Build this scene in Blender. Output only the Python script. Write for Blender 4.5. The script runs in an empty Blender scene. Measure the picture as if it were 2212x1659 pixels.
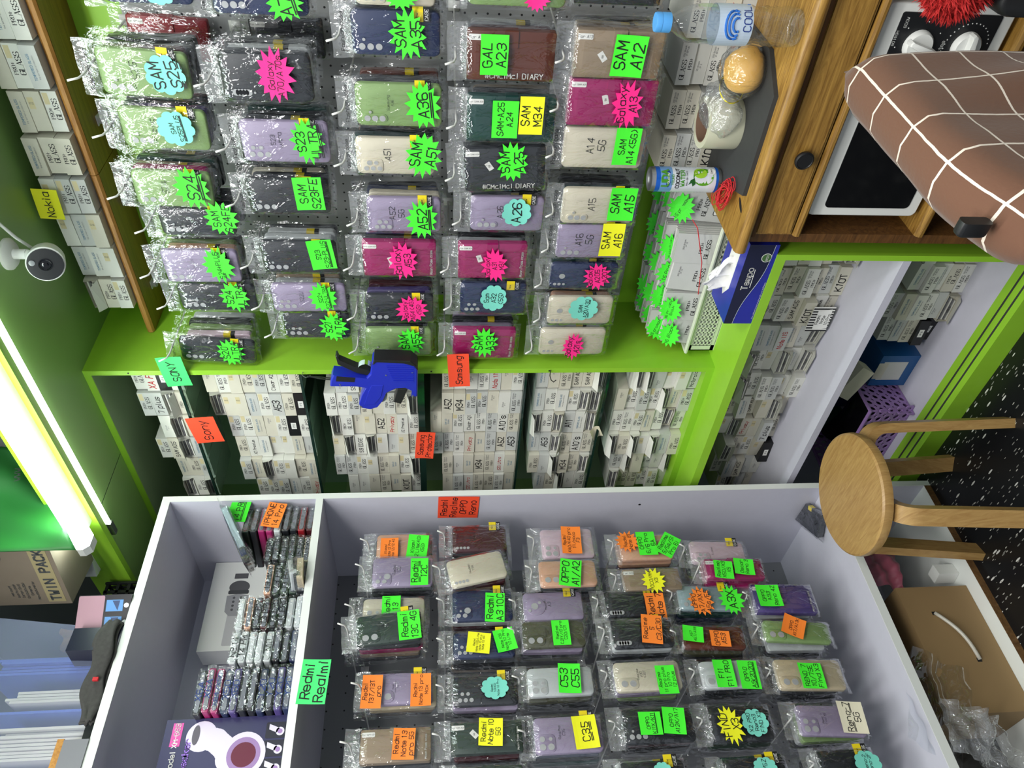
import bpy, math, random
from mathutils import Vector, Matrix, Euler

# ------------------------------------------------------------------ camera, world, lights, exposure
SC = bpy.context.scene
COL = SC.collection
RW = Matrix(((0.06326386677420899, -0.07280334679803314, -0.9953378099197177),
             (0.7009100328213524, 0.7132090181582913, -0.007617237560741176),
             (0.7104384625364435, -0.6971603611169321, 0.09614895650064426)))   # world -> camera
FPX = 1637.06          # focal length in pixels of the 2212 wide frame
EYE = Vector((0, 0, 1.5))
cam = bpy.data.objects.new('camera', bpy.data.cameras.new('camera'))
COL.objects.link(cam)
cam.data.sensor_fit = 'HORIZONTAL'; cam.data.sensor_width = 36; cam.data.lens = FPX * 36 / 2212
cam.data.clip_start = .02
cam.matrix_world = Matrix.Translation(EYE) @ RW.transposed().to_4x4()
SC.camera = cam
W_ = bpy.data.worlds.new('shop_light'); SC.world = W_; W_.use_nodes = True
W_.node_tree.nodes['Background'].inputs[0].default_value = (.86, .93, 1, 1)
W_.node_tree.nodes['Background'].inputs[1].default_value = .42
SC.view_settings.view_transform = 'Standard'; SC.view_settings.look = 'None'
SC.view_settings.exposure = .33; SC.view_settings.gamma = 1
SC.cycles.max_bounces = 6; SC.cycles.diffuse_bounces = 3; SC.cycles.glossy_bounces = 3
SC.cycles.transmission_bounces = 4; SC.cycles.transparent_max_bounces = 14
SC.cycles.caustics_reflective = False; SC.cycles.caustics_refractive = False
SC.cycles.use_denoising = True; SC.cycles.sample_clamp_indirect = 4

def lamp(name, loc, size, power, target, col=(1, .985, .95)):
    l = bpy.data.lights.new(name, 'AREA'); l.shape = 'RECTANGLE'; l.size, l.size_y = size; l.energy = power; l.color = col
    o = bpy.data.objects.new(name, l); COL.objects.link(o); o.location = loc
    o.rotation_euler = (Vector(target) - Vector(loc)).to_track_quat('-Z', 'Y').to_euler()
    return o
# ceiling battens of the shop, over and behind the photographer
lamp('ceiling_batten_light', (.15, -.35, 2.72), (1.3, .25), 33, (-.2, .1, 0))
lamp('ceiling_batten_light', (-.9, .2, 2.74), (1.3, .2), 19, (-.9, .3, 0))
lamp('ceiling_batten_light', (.75, .45, 2.74), (.25, 1.2), 18, (.6, .6, 0))

# ------------------------------------------------------------------ pixel helpers
def P(px, py, ax, v):
    r = Vector(((px - 1106) / FPX, -(py - 829.5) / FPX, -1))
    w = RW.transposed() @ r
    return EYE + w * ((v - EYE[ax]) / w[ax])
def PL(side, px, py, d):
    """(along, height) on the plane y=d of the green wall ('R') or x=-d of the lavender unit ('L')."""
    if side == 'R':
        p = P(px, py, 1, d); return p.x, p.z
    p = P(px, py, 0, -d); return p.y, p.z
def at(o, side, u, z, d, tilt=0, lean=0):
    o.rotation_euler = (lean, tilt, 0 if side == 'R' else math.pi / 2)
    o.location = (u, d, z) if side == 'R' else (-d, u, z)
    return o

# ------------------------------------------------------------------ materials
def lin(c):
    return tuple(((v / 255) / 12.92 if v <= 10 else (((v / 255) + .055) / 1.055) ** 2.4) for v in c) + (1,)
MATS = {}
def mat(name, rgb, rough=.5, metal=0, spec=.5, emit=None, noise=0, nscale=8, bump=0, trans=0, alpha=1, coat=0, sheen=0):
    if name in MATS: return MATS[name]
    m = bpy.data.materials.new(name); m.use_nodes = True; MATS[name] = m
    nt = m.node_tree; b = nt.nodes['Principled BSDF']
    b.inputs['Base Color'].default_value = lin(rgb); b.inputs['Roughness'].default_value = rough
    b.inputs['Metallic'].default_value = metal; b.inputs['Specular IOR Level'].default_value = spec
    if trans: b.inputs['Transmission Weight'].default_value = trans
    if alpha < 1: b.inputs['Alpha'].default_value = alpha
    if coat: b.inputs['Coat Weight'].default_value = coat; b.inputs['Coat Roughness'].default_value = .1
    if sheen: b.inputs['Sheen Weight'].default_value = sheen
    if emit:
        b.inputs['Emission Color'].default_value = lin(emit[0]); b.inputs['Emission Strength'].default_value = emit[1]
    if noise or bump:
        tc = nt.nodes.new('ShaderNodeTexCoord'); n = nt.nodes.new('ShaderNodeTexNoise')
        n.inputs['Scale'].default_value = nscale; n.inputs['Detail'].default_value = 5
        nt.links.new(tc.outputs['Object'], n.inputs['Vector'])
        if noise:
            x = nt.nodes.new('ShaderNodeMix'); x.data_type = 'RGBA'
            c = lin(rgb); x.inputs['A'].default_value = tuple(v * (1 - noise) for v in c[:3]) + (1,)
            x.inputs['B'].default_value = tuple(min(1, v * (1 + noise)) for v in c[:3]) + (1,)
            nt.links.new(n.outputs['Fac'], x.inputs['Factor']); nt.links.new(x.outputs['Result'], b.inputs['Base Color'])
        if bump:
            bp = nt.nodes.new('ShaderNodeBump'); bp.inputs['Strength'].default_value = bump; bp.inputs['Distance'].default_value = .002
            nt.links.new(n.outputs['Fac'], bp.inputs['Height']); nt.links.new(bp.outputs['Normal'], b.inputs['Normal'])
    return m
def nodes_of(m): return m.node_tree.nodes, m.node_tree.links

def film_mat(name, lo, hi, rough, scale, strength, tint=(1, 1, 1), haze=0):
    """thin clear plastic: mostly see-through, wrinkles catch the tubes"""
    m = bpy.data.materials.new(name); m.use_nodes = True; MATS[name] = m
    N, L = nodes_of(m); N.remove(N['Principled BSDF']); out = N['Material Output']
    tr = N.new('ShaderNodeBsdfTransparent'); tr.inputs[0].default_value = tint + (1,)
    gl = N.new('ShaderNodeBsdfGlossy'); gl.inputs['Roughness'].default_value = rough; gl.inputs[0].default_value = (.95, .97, 1, 1)
    mx = N.new('ShaderNodeMixShader'); tc = N.new('ShaderNodeTexCoord'); mp = N.new('ShaderNodeMapping')
    mp.inputs['Scale'].default_value = (1, 1, .45); mp.inputs['Rotation'].default_value = (0, .5, 0)
    nz = N.new('ShaderNodeTexNoise'); nz.inputs['Scale'].default_value = scale; nz.inputs['Detail'].default_value = 3
    nz.inputs['Distortion'].default_value = 1.2
    bp = N.new('ShaderNodeBump'); bp.inputs['Strength'].default_value = strength; bp.inputs['Distance'].default_value = .01
    lw = N.new('ShaderNodeLayerWeight'); lw.inputs[0].default_value = .35; pw = N.new('ShaderNodeMath'); pw.operation = 'POWER'; pw.inputs[1].default_value = 1.6
    mr = N.new('ShaderNodeMapRange'); mr.inputs['To Min'].default_value = lo; mr.inputs['To Max'].default_value = hi
    L.new(tc.outputs['Object'], mp.inputs[0]); L.new(mp.outputs[0], nz.inputs['Vector']); L.new(nz.outputs['Fac'], bp.inputs['Height'])
    L.new(bp.outputs[0], gl.inputs['Normal']); L.new(bp.outputs[0], lw.inputs['Normal'])
    L.new(lw.outputs['Facing'], pw.inputs[0]); L.new(pw.outputs[0], mr.inputs['Value']); L.new(mr.outputs[0], mx.inputs[0])
    base = tr.outputs[0]
    if haze:
        df = N.new('ShaderNodeBsdfDiffuse'); df.inputs[0].default_value = (.85, .87, .88, 1); m2 = N.new('ShaderNodeMixShader'); m2.inputs[0].default_value = haze
        L.new(tr.outputs[0], m2.inputs[1]); L.new(df.outputs[0], m2.inputs[2]); base = m2.outputs[0]
    L.new(base, mx.inputs[1]); L.new(gl.outputs[0], mx.inputs[2]); L.new(mx.outputs[0], out.inputs[0])
    return m
def wood_mat(name, a, b, scale=6, stretch=(1, 14, 14), rough=.42, dist=2.5):
    m = mat(name, a, rough); N, L = nodes_of(m); bs = N['Principled BSDF']
    tc = N.new('ShaderNodeTexCoord'); mp = N.new('ShaderNodeMapping'); mp.inputs['Scale'].default_value = stretch
    nz = N.new('ShaderNodeTexNoise'); nz.inputs['Scale'].default_value = scale; nz.inputs['Detail'].default_value = 8
    nz.inputs['Distortion'].default_value = dist; nz.inputs['Roughness'].default_value = .65
    cr = N.new('ShaderNodeValToRGB'); cr.color_ramp.elements[0].position = .3; cr.color_ramp.elements[1].position = .72
    cr.color_ramp.elements[0].color = lin(b); cr.color_ramp.elements[1].color = lin(a)
    L.new(tc.outputs['Object'], mp.inputs[0]); L.new(mp.outputs[0], nz.inputs['Vector']); L.new(nz.outputs['Fac'], cr.inputs[0])
    L.new(cr.outputs[0], bs.inputs['Base Color'])
    bp = N.new('ShaderNodeBump'); bp.inputs['Strength'].default_value = .12; bp.inputs['Distance'].default_value = .002
    L.new(nz.outputs['Fac'], bp.inputs['Height']); L.new(bp.outputs[0], bs.inputs['Normal'])
    return m
def peg_mat(name, rgb, pitch=.025, rad=.1):
    m = mat(name, rgb, .55); N, L = nodes_of(m); bs = N['Principled BSDF']
    tc = N.new('ShaderNodeTexCoord'); s = N.new('ShaderNodeVectorMath'); s.operation = 'SCALE'; s.inputs['Scale'].default_value = 1 / pitch
    fr = N.new('ShaderNodeVectorMath'); fr.operation = 'FRACTION'
    sb = N.new('ShaderNodeVectorMath'); sb.operation = 'SUBTRACT'; sb.inputs[1].default_value = (.5, .5, .5)
    ml = N.new('ShaderNodeVectorMath'); ml.operation = 'MULTIPLY'; ml.inputs[1].default_value = (1, 0, 1)
    ln = N.new('ShaderNodeVectorMath'); ln.operation = 'LENGTH'
    lt = N.new('ShaderNodeMath'); lt.operation = 'LESS_THAN'; lt.inputs[1].default_value = rad
    mx = N.new('ShaderNodeMix'); mx.data_type = 'RGBA'; mx.inputs['A'].default_value = lin(rgb); mx.inputs['B'].default_value = (.004, .004, .004, 1)
    L.new(tc.outputs['Object'], s.inputs[0]); L.new(s.outputs[0], fr.inputs[0]); L.new(fr.outputs[0], sb.inputs[0]); L.new(sb.outputs[0], ml.inputs[0])
    L.new(ml.outputs[0], ln.inputs[0]); L.new(ln.outputs['Value'], lt.inputs[0]); L.new(lt.outputs[0], mx.inputs['Factor']); L.new(mx.outputs['Result'], bs.inputs['Base Color'])
    return m
def floor_mat():
    m = mat('black_terrazzo', (14, 15, 17), .35); N, L = nodes_of(m); bs = N['Principled BSDF']
    tc = N.new('ShaderNodeTexCoord'); col = (.006, .0065, .0075, 1); prev = None
    for k, (rot, sc, th) in enumerate((((0, 0, .6), (1, 4.2, 1), .19), ((0, 0, 1.1), (1, 4.5, 1), .19), ((0, 0, .2), (1, 3.4, 1), .17))):
        mp = N.new('ShaderNodeMapping'); mp.inputs['Rotation'].default_value = rot; mp.inputs['Scale'].default_value = sc
        v = N.new('ShaderNodeTexVoronoi'); v.inputs['Scale'].default_value = 18 + 8 * k
        a = N.new('ShaderNodeMath'); a.operation = 'LESS_THAN'; a.inputs[1].default_value = th
        sp = N.new('ShaderNodeSeparateColor'); g = N.new('ShaderNodeMath'); g.operation = 'GREATER_THAN'; g.inputs[1].default_value = .45
        mu = N.new('ShaderNodeMath'); mu.operation = 'MULTIPLY'
        mx = N.new('ShaderNodeMix'); mx.data_type = 'RGBA'; mx.inputs['A'].default_value = col
        mx.inputs['B'].default_value = lin(((205, 205, 200), (120, 120, 116), (170, 168, 160))[k])
        L.new(tc.outputs['Object'], mp.inputs[0]); L.new(mp.outputs[0], v.inputs['Vector']); L.new(v.outputs['Distance'], a.inputs[0])
        L.new(v.outputs['Color'], sp.inputs[0]); L.new(sp.outputs[0], g.inputs[0]); L.new(a.outputs[0], mu.inputs[0]); L.new(g.outputs[0], mu.inputs[1])
        L.new(mu.outputs[0], mx.inputs['Factor'])
        if prev: L.new(prev, mx.inputs['A'])
        prev = mx.outputs['Result']
    L.new(prev, bs.inputs['Base Color'])
    return m
GREEN = (146, 200, 52)
M = dict(
    green=mat('lime_laminate', GREEN, .38, noise=.05, nscale=40),
    green_shade=mat('lime_laminate_shade', (134, 172, 98), .4, noise=.06, nscale=3),  # same lime laminate, the soffit's lack of light put into a duller colour
    lav=mat('lavender_laminate', (200, 200, 213), .45, noise=.03, nscale=60),
    inner=mat('lime_board_interior_light', (152, 178, 134), .5, noise=.05), sleeve=mat('clear_sleeve_front', (118, 122, 132), .25),  # inner: lime board, dim reflected interior light put into a greyer, lifted colour
    white_edge=mat('white_edge_band', (226, 230, 226), .4),
    peg=peg_mat('grey_pegboard', (150, 152, 152)),
    peg_dark=peg_mat('dark_pegboard', (122, 124, 128), .05, .05),
    floor=floor_mat(),
    navy_wall=mat('navy_paint', (52, 58, 82), .7),
    ceil=mat('ceiling_paint', (150, 152, 156), .8),
    pine=wood_mat('pine_board', (150, 112, 44), (112, 82, 30), 4, (.6, 9, 9)),
    pine_edge=wood_mat('pine_edge', (196, 146, 74), (150, 100, 46), 5, (1, 10, 10)),
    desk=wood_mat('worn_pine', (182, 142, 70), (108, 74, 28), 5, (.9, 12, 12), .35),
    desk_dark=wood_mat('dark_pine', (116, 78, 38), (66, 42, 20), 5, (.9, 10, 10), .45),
    stool=wood_mat('birch', (190, 156, 98), (156, 118, 68), 9, (1.2, 12, 1.2), .35, 1.5),
    chip=wood_mat('chipboard', (132, 98, 60), (86, 62, 38), 40, (1, 1, 1)),
    black=mat('black_plastic', (24, 25, 27), .4), rubber=mat('dark_mat', (52, 53, 54), .6, noise=.15, nscale=120),
    white=mat('white_plastic', (226, 228, 224), .35), metal=mat('steel', (170, 172, 172), .3, .9),
    card=mat('white_card', (222, 222, 214), .55, noise=.05, nscale=30), card_in=mat('card_inside', (196, 194, 180), .7),
    ink=mat('black_ink', (16, 16, 20), .6), ink_blue=mat('blue_ink', (34, 60, 130), .6), ink_grey=mat('grey_print', (112, 112, 116), .6),
    ink_red=mat('red_ink', (190, 30, 40), .6), ink_teal=mat('teal_print', (84, 130, 160), .6), beige=mat('beige_sticker', (214, 202, 160), .6),
    sticker=mat('yellow_sticker', (232, 208, 30), .5), blackcard=mat('black_card', (22, 23, 26), .4),
    paper=mat('white_paper', (232, 232, 228), .7), hole=mat('cutout_backing', (176, 178, 180), .25),
    hook=mat('white_hook', (228, 228, 224), .3), hook2=mat('chrome_hook', (196, 196, 192), .25, .6),
)
M['film'] = film_mat('clear_bag', .06, .9, .085, 32, 1.0)
M['film2'] = film_mat('clear_bag_header', .12, .95, .10, 50, 1.0, haze=.14)
M['clear'] = film_mat('clear_plastic', .08, .6, .06, 9, .25, (.93, .95, .97))
M['bottle'] = film_mat('bottle_plastic', .07, .75, .05, 60, .35, (.95, .97, .98))
M['glass'] = film_mat('shelf_glass', .05, .5, .02, 2, .02, (.80, .92, .86))
M['glass_edge'] = mat('glass_edge', (18, 44, 36), .1)
TAGC = {'G': ('green', (72, 246, 52)), 'P': ('pink', (255, 40, 140)), 'Y': ('yellow', (244, 244, 36)), 'O': ('orange', (255, 136, 48)),
        'B': ('turquoise', (122, 214, 196)), 'R': ('red', (255, 84, 50)), 'W': ('cream', (236, 230, 204)), 'K': ('mint', (70, 240, 120))}
for k, (n, c) in TAGC.items(): M['tag' + k] = mat('paper_' + n, c, .6)
CASEC = {'green': ('sage green', (134, 164, 104)), 'lilac': ('lilac', (156, 144, 172)), 'black': ('black', (40, 43, 48)), 'cream': ('cream', (214, 207, 186)),
         'mag': ('magenta', (156, 28, 96)), 'navy': ('navy blue', (36, 48, 84)), 'dkgreen': ('dark green', (22, 64, 58)), 'brown': ('brown', (94, 46, 30)),
         'taupe': ('taupe', (150, 132, 110)), 'peach': ('peach', (214, 168, 140)), 'forest': ('forest green', (46, 62, 54)), 'purple': ('purple', (80, 66, 128)),
         'clear': ('clear white', (196, 202, 204)), 'maroon': ('maroon', (70, 22, 30)), 'olive': ('smoky olive', (84, 86, 66)),
         'red': ('dark red', (140, 22, 34)), 'pink': ('pale pink', (214, 190, 204)), 'floral': ('pale blue', (150, 172, 178)), 'tan': ('tan', (200, 186, 156))}
for k, (n, c) in CASEC.items(): M['case_' + k] = mat('case_' + n.replace(' ', '_'), c, .42, noise=.04, nscale=90, bump=.15 if k in ('mag', 'brown', 'dkgreen', 'taupe') else 0)

# ------------------------------------------------------------------ mesh building
class MB:
    def __init__(s): s.v = []; s.f = []; s.m = []
    def add(s, vs, fs, mi=0):
        b = len(s.v); s.v += [tuple(p) for p in vs]; s.f += [tuple(b + i for i in f) for f in fs]; s.m += [mi] * len(fs)
        return s
    def box(s, x0, x1, y0, y1, z0, z1, mi=0):
        return s.add([(x, y, z) for x in (x0, x1) for y in (y0, y1) for z in (z0, z1)],
                     [(0, 1, 3, 2), (4, 6, 7, 5), (0, 4, 5, 1), (2, 3, 7, 6), (0, 2, 6, 4), (1, 5, 7, 3)], mi)
    def prism(s, pts, y0, y1, mi=0, bev=0, cen=None):
        """outline in X,Z (counter-clockwise seen from -Y); front cap at y0 (towards viewer), back at y1"""
        n = len(pts); ring = []
        if cen is None: cen = (sum(p[0] for p in pts) / n, sum(p[1] for p in pts) / n)
        def sh(k):
            o = []
            for i, (x, z) in enumerate(pts):
                dx, dz = x - cen[0], z - cen[1]; l = math.hypot(dx, dz) or 1
                o.append((x - dx / l * k, z - dz / l * k))
            return o
        lay = [(pts, y1), (pts, y0 + bev), (sh(bev * .35), y0 + bev * .35), (sh(bev), y0)] if bev else [(pts, y1), (pts, y0)]
        vs = [(x, y, z) for q, y in lay for x, z in q]; fs = []
        for k in range(len(lay) - 1):
            for i in range(n):
                j = (i + 1) % n; fs.append((k * n + i, k * n + j, (k + 1) * n + j, (k + 1) * n + i))
        fs.append(tuple((len(lay) - 1) * n + i for i in range(n))); fs.append(tuple(reversed(range(n))))
        return s.add(vs, fs, mi)
    def lathe(s, prof, n=24, mi=0, c=(0, 0, 0), caps=True):
        vs = [(c[0] + r * math.cos(2 * math.pi * k / n), c[1] + r * math.sin(2 * math.pi * k / n), c[2] + z) for r, z in prof for k in range(n)]
        fs = [(i * n + k, i * n + (k + 1) % n, (i + 1) * n + (k + 1) % n, (i + 1) * n + k) for i in range(len(prof) - 1) for k in range(n)]
        if caps: fs += [tuple(reversed(range(n))), tuple((len(prof) - 1) * n + k for k in range(n))]
        return s.add(vs, fs, mi)
    def tube(s, path, r, n=8, mi=0, closed=False):
        path = [Vector(p) for p in path]; vs = []; up = Vector((.13, .21, .97)).normalized(); k = len(path)
        for i, p in enumerate(path):
            t = (path[(i + 1) % k] - path[i - 1]) if closed or 0 < i < k - 1 else (path[1] - path[0] if i == 0 else path[-1] - path[-2])
            a = t.cross(up)
            if a.length < 1e-6: a = t.cross(Vector((1, 0, 0)))
            a.normalize(); b = a.cross(t).normalized(); rr = r[i] if isinstance(r, (list, tuple)) else r
            vs += [p + (a * math.cos(2 * math.pi * j / n) + b * math.sin(2 * math.pi * j / n)) * rr for j in range(n)]
        fs = [(i % k * n + j, i % k * n + (j + 1) % n, (i + 1) % k * n + (j + 1) % n, (i + 1) % k * n + j) for i in range(k if closed else k - 1) for j in range(n)]
        if not closed: fs += [tuple(reversed(range(n))), tuple((k - 1) * n + j for j in range(n))]
        return s.add(vs, fs, mi)
    def grid(s, fn, nu, nv, mi=0):
        vs = [fn(i / nu, j / nv) for i in range(nu + 1) for j in range(nv + 1)]
        return s.add(vs, [(i * (nv + 1) + j, (i + 1) * (nv + 1) + j, (i + 1) * (nv + 1) + j + 1, i * (nv + 1) + j + 1) for i in range(nu) for j in range(nv)], mi)
    def warp(s, fn, start=0):
        s.v = s.v[:start] + [tuple(fn(*p)) for p in s.v[start:]]; return s
    def mesh(s, name, mats, smooth=False):
        me = bpy.data.meshes.new(name); me.from_pydata(s.v, [], s.f)
        for m in mats: me.materials.append((M[m] if m in M else MATS[m]) if isinstance(m, str) else m)
        me.polygons.foreach_set('material_index', s.m)
        if smooth: me.polygons.foreach_set('use_smooth', [True] * len(s.f))
        me.update(); return me
    def build(s, name, mats, parent=None, smooth=False, angle=None):
        me = s.mesh(name, mats, smooth or angle is not None)
        if angle is not None: me.set_sharp_from_angle(angle=math.radians(angle))
        return obj(name, me, parent)
def obj(name, me, parent=None):
    o = bpy.data.objects.new(name, me); COL.objects.link(o)
    if parent: o.parent = parent
    return o
def tag(o, label, cat, group=None, kind=None):
    o['label'] = label; o['category'] = cat
    if group: o['group'] = group
    if kind: o['kind'] = kind
    return o
def thing(name, label, cat, group=None, loc=(0, 0, 0)):
    o = bpy.data.objects.new(name, None); o.empty_display_size = .02; COL.objects.link(o); o.location = loc
    return tag(o, label, cat, group)
def struct(name, mb, mats, label=None):
    o = mb.build(name, mats); o['kind'] = 'structure'
    if label: o['label'] = label
    return o
def rrect(w, h, r, n=5, cx=0, cz=0):
    o = []
    for sx, sz, a in ((1, -1, -90), (1, 1, 0), (-1, 1, 90), (-1, -1, 180)):
        for k in range(n + 1):
            t = math.radians(a + 90 * k / n); o.append((cx + sx * (w / 2 - r) + r * math.cos(t), cz + sz * (h / 2 - r) + r * math.sin(t)))
    return o
def disc(r, cx=0, cz=0, n=18, rz=None): return [(cx + r * math.cos(2 * math.pi * k / n), cz + (rz or r) * math.sin(2 * math.pi * k / n)) for k in range(n)]

# ------------------------------------------------------------------ pen-stroke lettering
GL = {'A': '022842 1434', 'B': '0208 083847463505 053544433202', 'C': '4738180703123243', 'D': '0208 082847433202', 'E': '48080242 0535', 'F': '480802 0535',
 'G': '473818070312324345 4525', 'H': '0208 4248 0545', 'I': '2228', 'J': '4843321203', 'K': '0208 4804 1542', 'L': '080242', 'M': '0208244842', 'N': '02084248',
 'O': '180703123243473818', 'P': '0208 083847463505', 'Q': '180703123243473818 2441', 'R': '0208 083847463505 2542', 'S': '473818070615354443321203', 'T': '0848 2822',
 'U': '080312324348', 'V': '082248', 'W': '0812253248', 'X': '0842 0248', 'Y': '0825 4825 2522', 'Z': '08480242', '0': '180703123243473818', '1': '172822',
 '2': '07183847460242', '3': '071838474635 15354443321203', '4': '3832 380444', '5': '480805354443321203', '6': '473818070312324344351504', '7': '084822',
 '8': '35150607183847463544433212030415', '9': '4515060718384743321203', 'a': '4616050312324346 4642', 'b': '0802 0516364543321203', 'c': '4536160503123243',
 'd': '4842 4536160503123243', 'e': '04444536160503123243', 'f': '47382722 0636', 'g': '45361605031232 46413010', 'h': '0208 0516364542', 'i': '2226 2728', 'j': '363120 3738',
 'k': '0208 4604 1542', 'l': '2822', 'm': '0206 05162522 25364542', 'n': '0206 0516364542', 'o': '160503123243453616', 'p': '0600 0516364543321203', 'q': '4640 45361605031232',
 'r': '0206 05163645', 's': '45361605143443321203', 't': '28233242 0646', 'u': '060312324346 4642', 'v': '062246', 'w': '0612253246', 'x': '0642 0246', 'y': '0622 4610', 'z': '06460242',
 '+': '2327 0545', '/': '0148', '-': '1535', '(': '38160432', ')': '18363412', "'": '2827', ':': '2324 2627', '#': '1218 3238 0444 0646', '.': '2223'}
NARROW = set("Iil1.':()-tfj")
def strokes(text, rnd, jit):
    out = []; x = 0
    for ch in text:
        if ch == ' ': x += 3.2; continue
        g = GL.get(ch)
        if not g: x += 3; continue
        nar = ch in NARROW; sl = rnd.uniform(-.1, .25) * jit; dy = rnd.uniform(-.4, .4) * jit
        for st in g.split():
            pl = []
            for k in range(0, len(st) - 1, 2):
                a, b = int(st[k]), int(st[k + 1])
                pl.append((x + a - (1 if nar else 0) + sl * (b - 2) + rnd.uniform(-.22, .22) * jit, b - 2 + dy + rnd.uniform(-.22, .22) * jit))
            out.append((ch, pl))
        x += (3.6 if nar else 5.4)
    return out, max(1, x - 1.4)
def write(mb, lines, w, h, cx=0, cz=0, y=-.0004, sw=.55, jit=1, style='pen', under=(), mi=0, seed=None, vert=False, lead=9.6, maxh=None):
    """ribbon strokes for lines of text, fitted in a w x h field centred on (cx,cz) in the X,Z plane"""
    rnd = random.Random(seed if seed is not None else '|'.join(lines)); start = len(mb.v)
    L = [strokes(t, rnd, jit) for t in lines]; wide = max(l[1] for l in L); tall = lead * (len(L) - 1) + 7
    k = min(w / wide, h / tall)
    if maxh: k = min(k, maxh / 6)
    for i, (sts, lw) in enumerate(L):
        ox = cx - lw * k / 2; oz = cz + (tall / 2 - 6.5 - lead * i) * k
        if i in under: sts = sts + [('_', [(0, -1.3), (lw, -.9 + rnd.uniform(-.3, .3))]), ('_', [(0, -2.4), (lw, -2.1)])][:2]
        for ch, pl in sts:
            for (ax, az), (bx, bz) in zip(pl, pl[1:]):
                dx, dz = bx - ax, bz - az; l = math.hypot(dx, dz)
                if l < 1e-6: continue
                dx /= l; dz /= l; ww = sw / 2
                if style == 'serif': ww = (.16 + .42 * abs(dz) ** 2) if not (ch in 'A' and dx * dz > 0) else .2
                e = ww * .7
                q = [(ax - dx * e - dz * ww, az - dz * e + dx * ww), (ax - dx * e + dz * ww, az - dz * e - dx * ww), (bx + dx * e + dz * ww, bz + dz * e - dx * ww), (bx + dx * e - dz * ww, bz + dz * e + dx * ww)]
                mb.add([(ox + px * k, y, oz + pz * k) for px, pz in q], [(0, 1, 2, 3)], mi)
            if style == 'serif':
                for (ax, az) in (pl[0], pl[-1]):
                    mb.add([(ox + (ax + sx * .95) * k, y, oz + (az + sz * .16) * k) for sx, sz in ((-1, -1), (1, -1), (1, 1), (-1, 1))], [(0, 1, 2, 3)], mi)
    if vert:   # turn a quarter clockwise: the writing runs downwards
        mb.warp(lambda a, b, c: (cx + (c - cz), b, cz - (a - cx)), start)
    return mb
ORD = ['', 'first', 'second', 'third', 'fourth', 'fifth', 'sixth', 'seventh', 'eighth', 'ninth', 'tenth', 'eleventh', 'twelfth']
R0 = random.Random(7)

# ------------------------------------------------------------------ the room
struct('floor', MB().box(-3.2, 2.2, -1.6, 2.4, -.05, 0), ['floor'])
struct('wall_right', MB().box(-3.2, 1.6, 2.0, 2.05, 0, 2.9), ['green_shade'])
struct('wall_left', MB().box(-3.2, -3.1, -1.6, 2.0, 0, 2.9), ['navy_wall'])
struct('ceiling', MB().box(-3.2, 1.6, -1.2, 2.05, 2.9, 2.95), ['ceil'])
# lowered green soffit over the cabinets, with its front board
struct('trim_1', MB().box(-2.7, 1.5, 1.235, 2.0, 2.412, 2.43).box(-1.7575, -1.7562, 1.24, 1.455, 2.4112, 2.413, 1), ['green_shade', 'glass_edge'], 'green soffit panel over the cabinets')
struct('trim_2', MB().box(-2.7, 1.5, 1.215, 1.235, 2.398, 2.505), ['green'], 'narrow green board along the soffit edge')

def wob(name, mb, mats, parent, **k):       # part given in room coordinates
    o = mb.build(name, mats, parent, **k); o.location = -parent.location; return o

# lavender display unit
U = thing('display_unit', 'tall lavender open display unit with white edges and dark pegboard back', 'shelving', loc=(-2.0, .5, 0))
Y0, Y1 = -.25, 1.325
def edged(x0, x1, y0, y1, z0, z1, lean=None):
    return MB().box(x0, x1 - .0015, y0, y1, z0, z1, 0).box(x1 - .0015, x1, y0, y1, z0, z1, 1)
wob('top_panel', edged(-2.22, -1.79, Y0, Y1, 2.248, 2.27), ['lav', 'white_edge'], U)
wob('shelf', edged(-2.22, -1.79, Y0, 1.307, 1.829, 1.849), ['lav', 'white_edge'], U)
wob('shelf', edged(-2.22, -1.79, Y0, 1.307, .316, .34), ['lav', 'white_edge'], U)
wob('bottom_panel', MB().box(-2.22, -1.7915, Y0, 1.307, 0, .02, 0).box(-1.7915, -1.79, Y0, 1.307, 0, .02, 1), ['white_edge', 'chip'], U)
wob('side_panel', MB().box(-2.22, -1.7915, 1.307, 1.325, 0, 2.248, 0).box(-1.7915, -1.79, 1.307, 1.325, 0, 2.248, 1)
    .prism(disc(.0035, -1.855, .9), 1.3062, 1.3069, 2).prism(disc(.0035, -1.835, .13), 1.3062, 1.3069, 2).prism(disc(.0025, -2.12, .6), 1.3062, 1.3069, 2), ['lav', 'white_edge', 'black'], U)
wob('back_panel', MB().box(-2.222, -2.22, Y0, Y1, 0, 2.27), ['lav'], U)
pb = MB().box(Y0, 1.307, 0, .006, .34, 1.829).build('pegboard', ['peg_dark'], U)
pb.location = Vector((-2.213, 0, 0)) - U.location; pb.rotation_euler = (0, 0, math.pi / 2)

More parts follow.
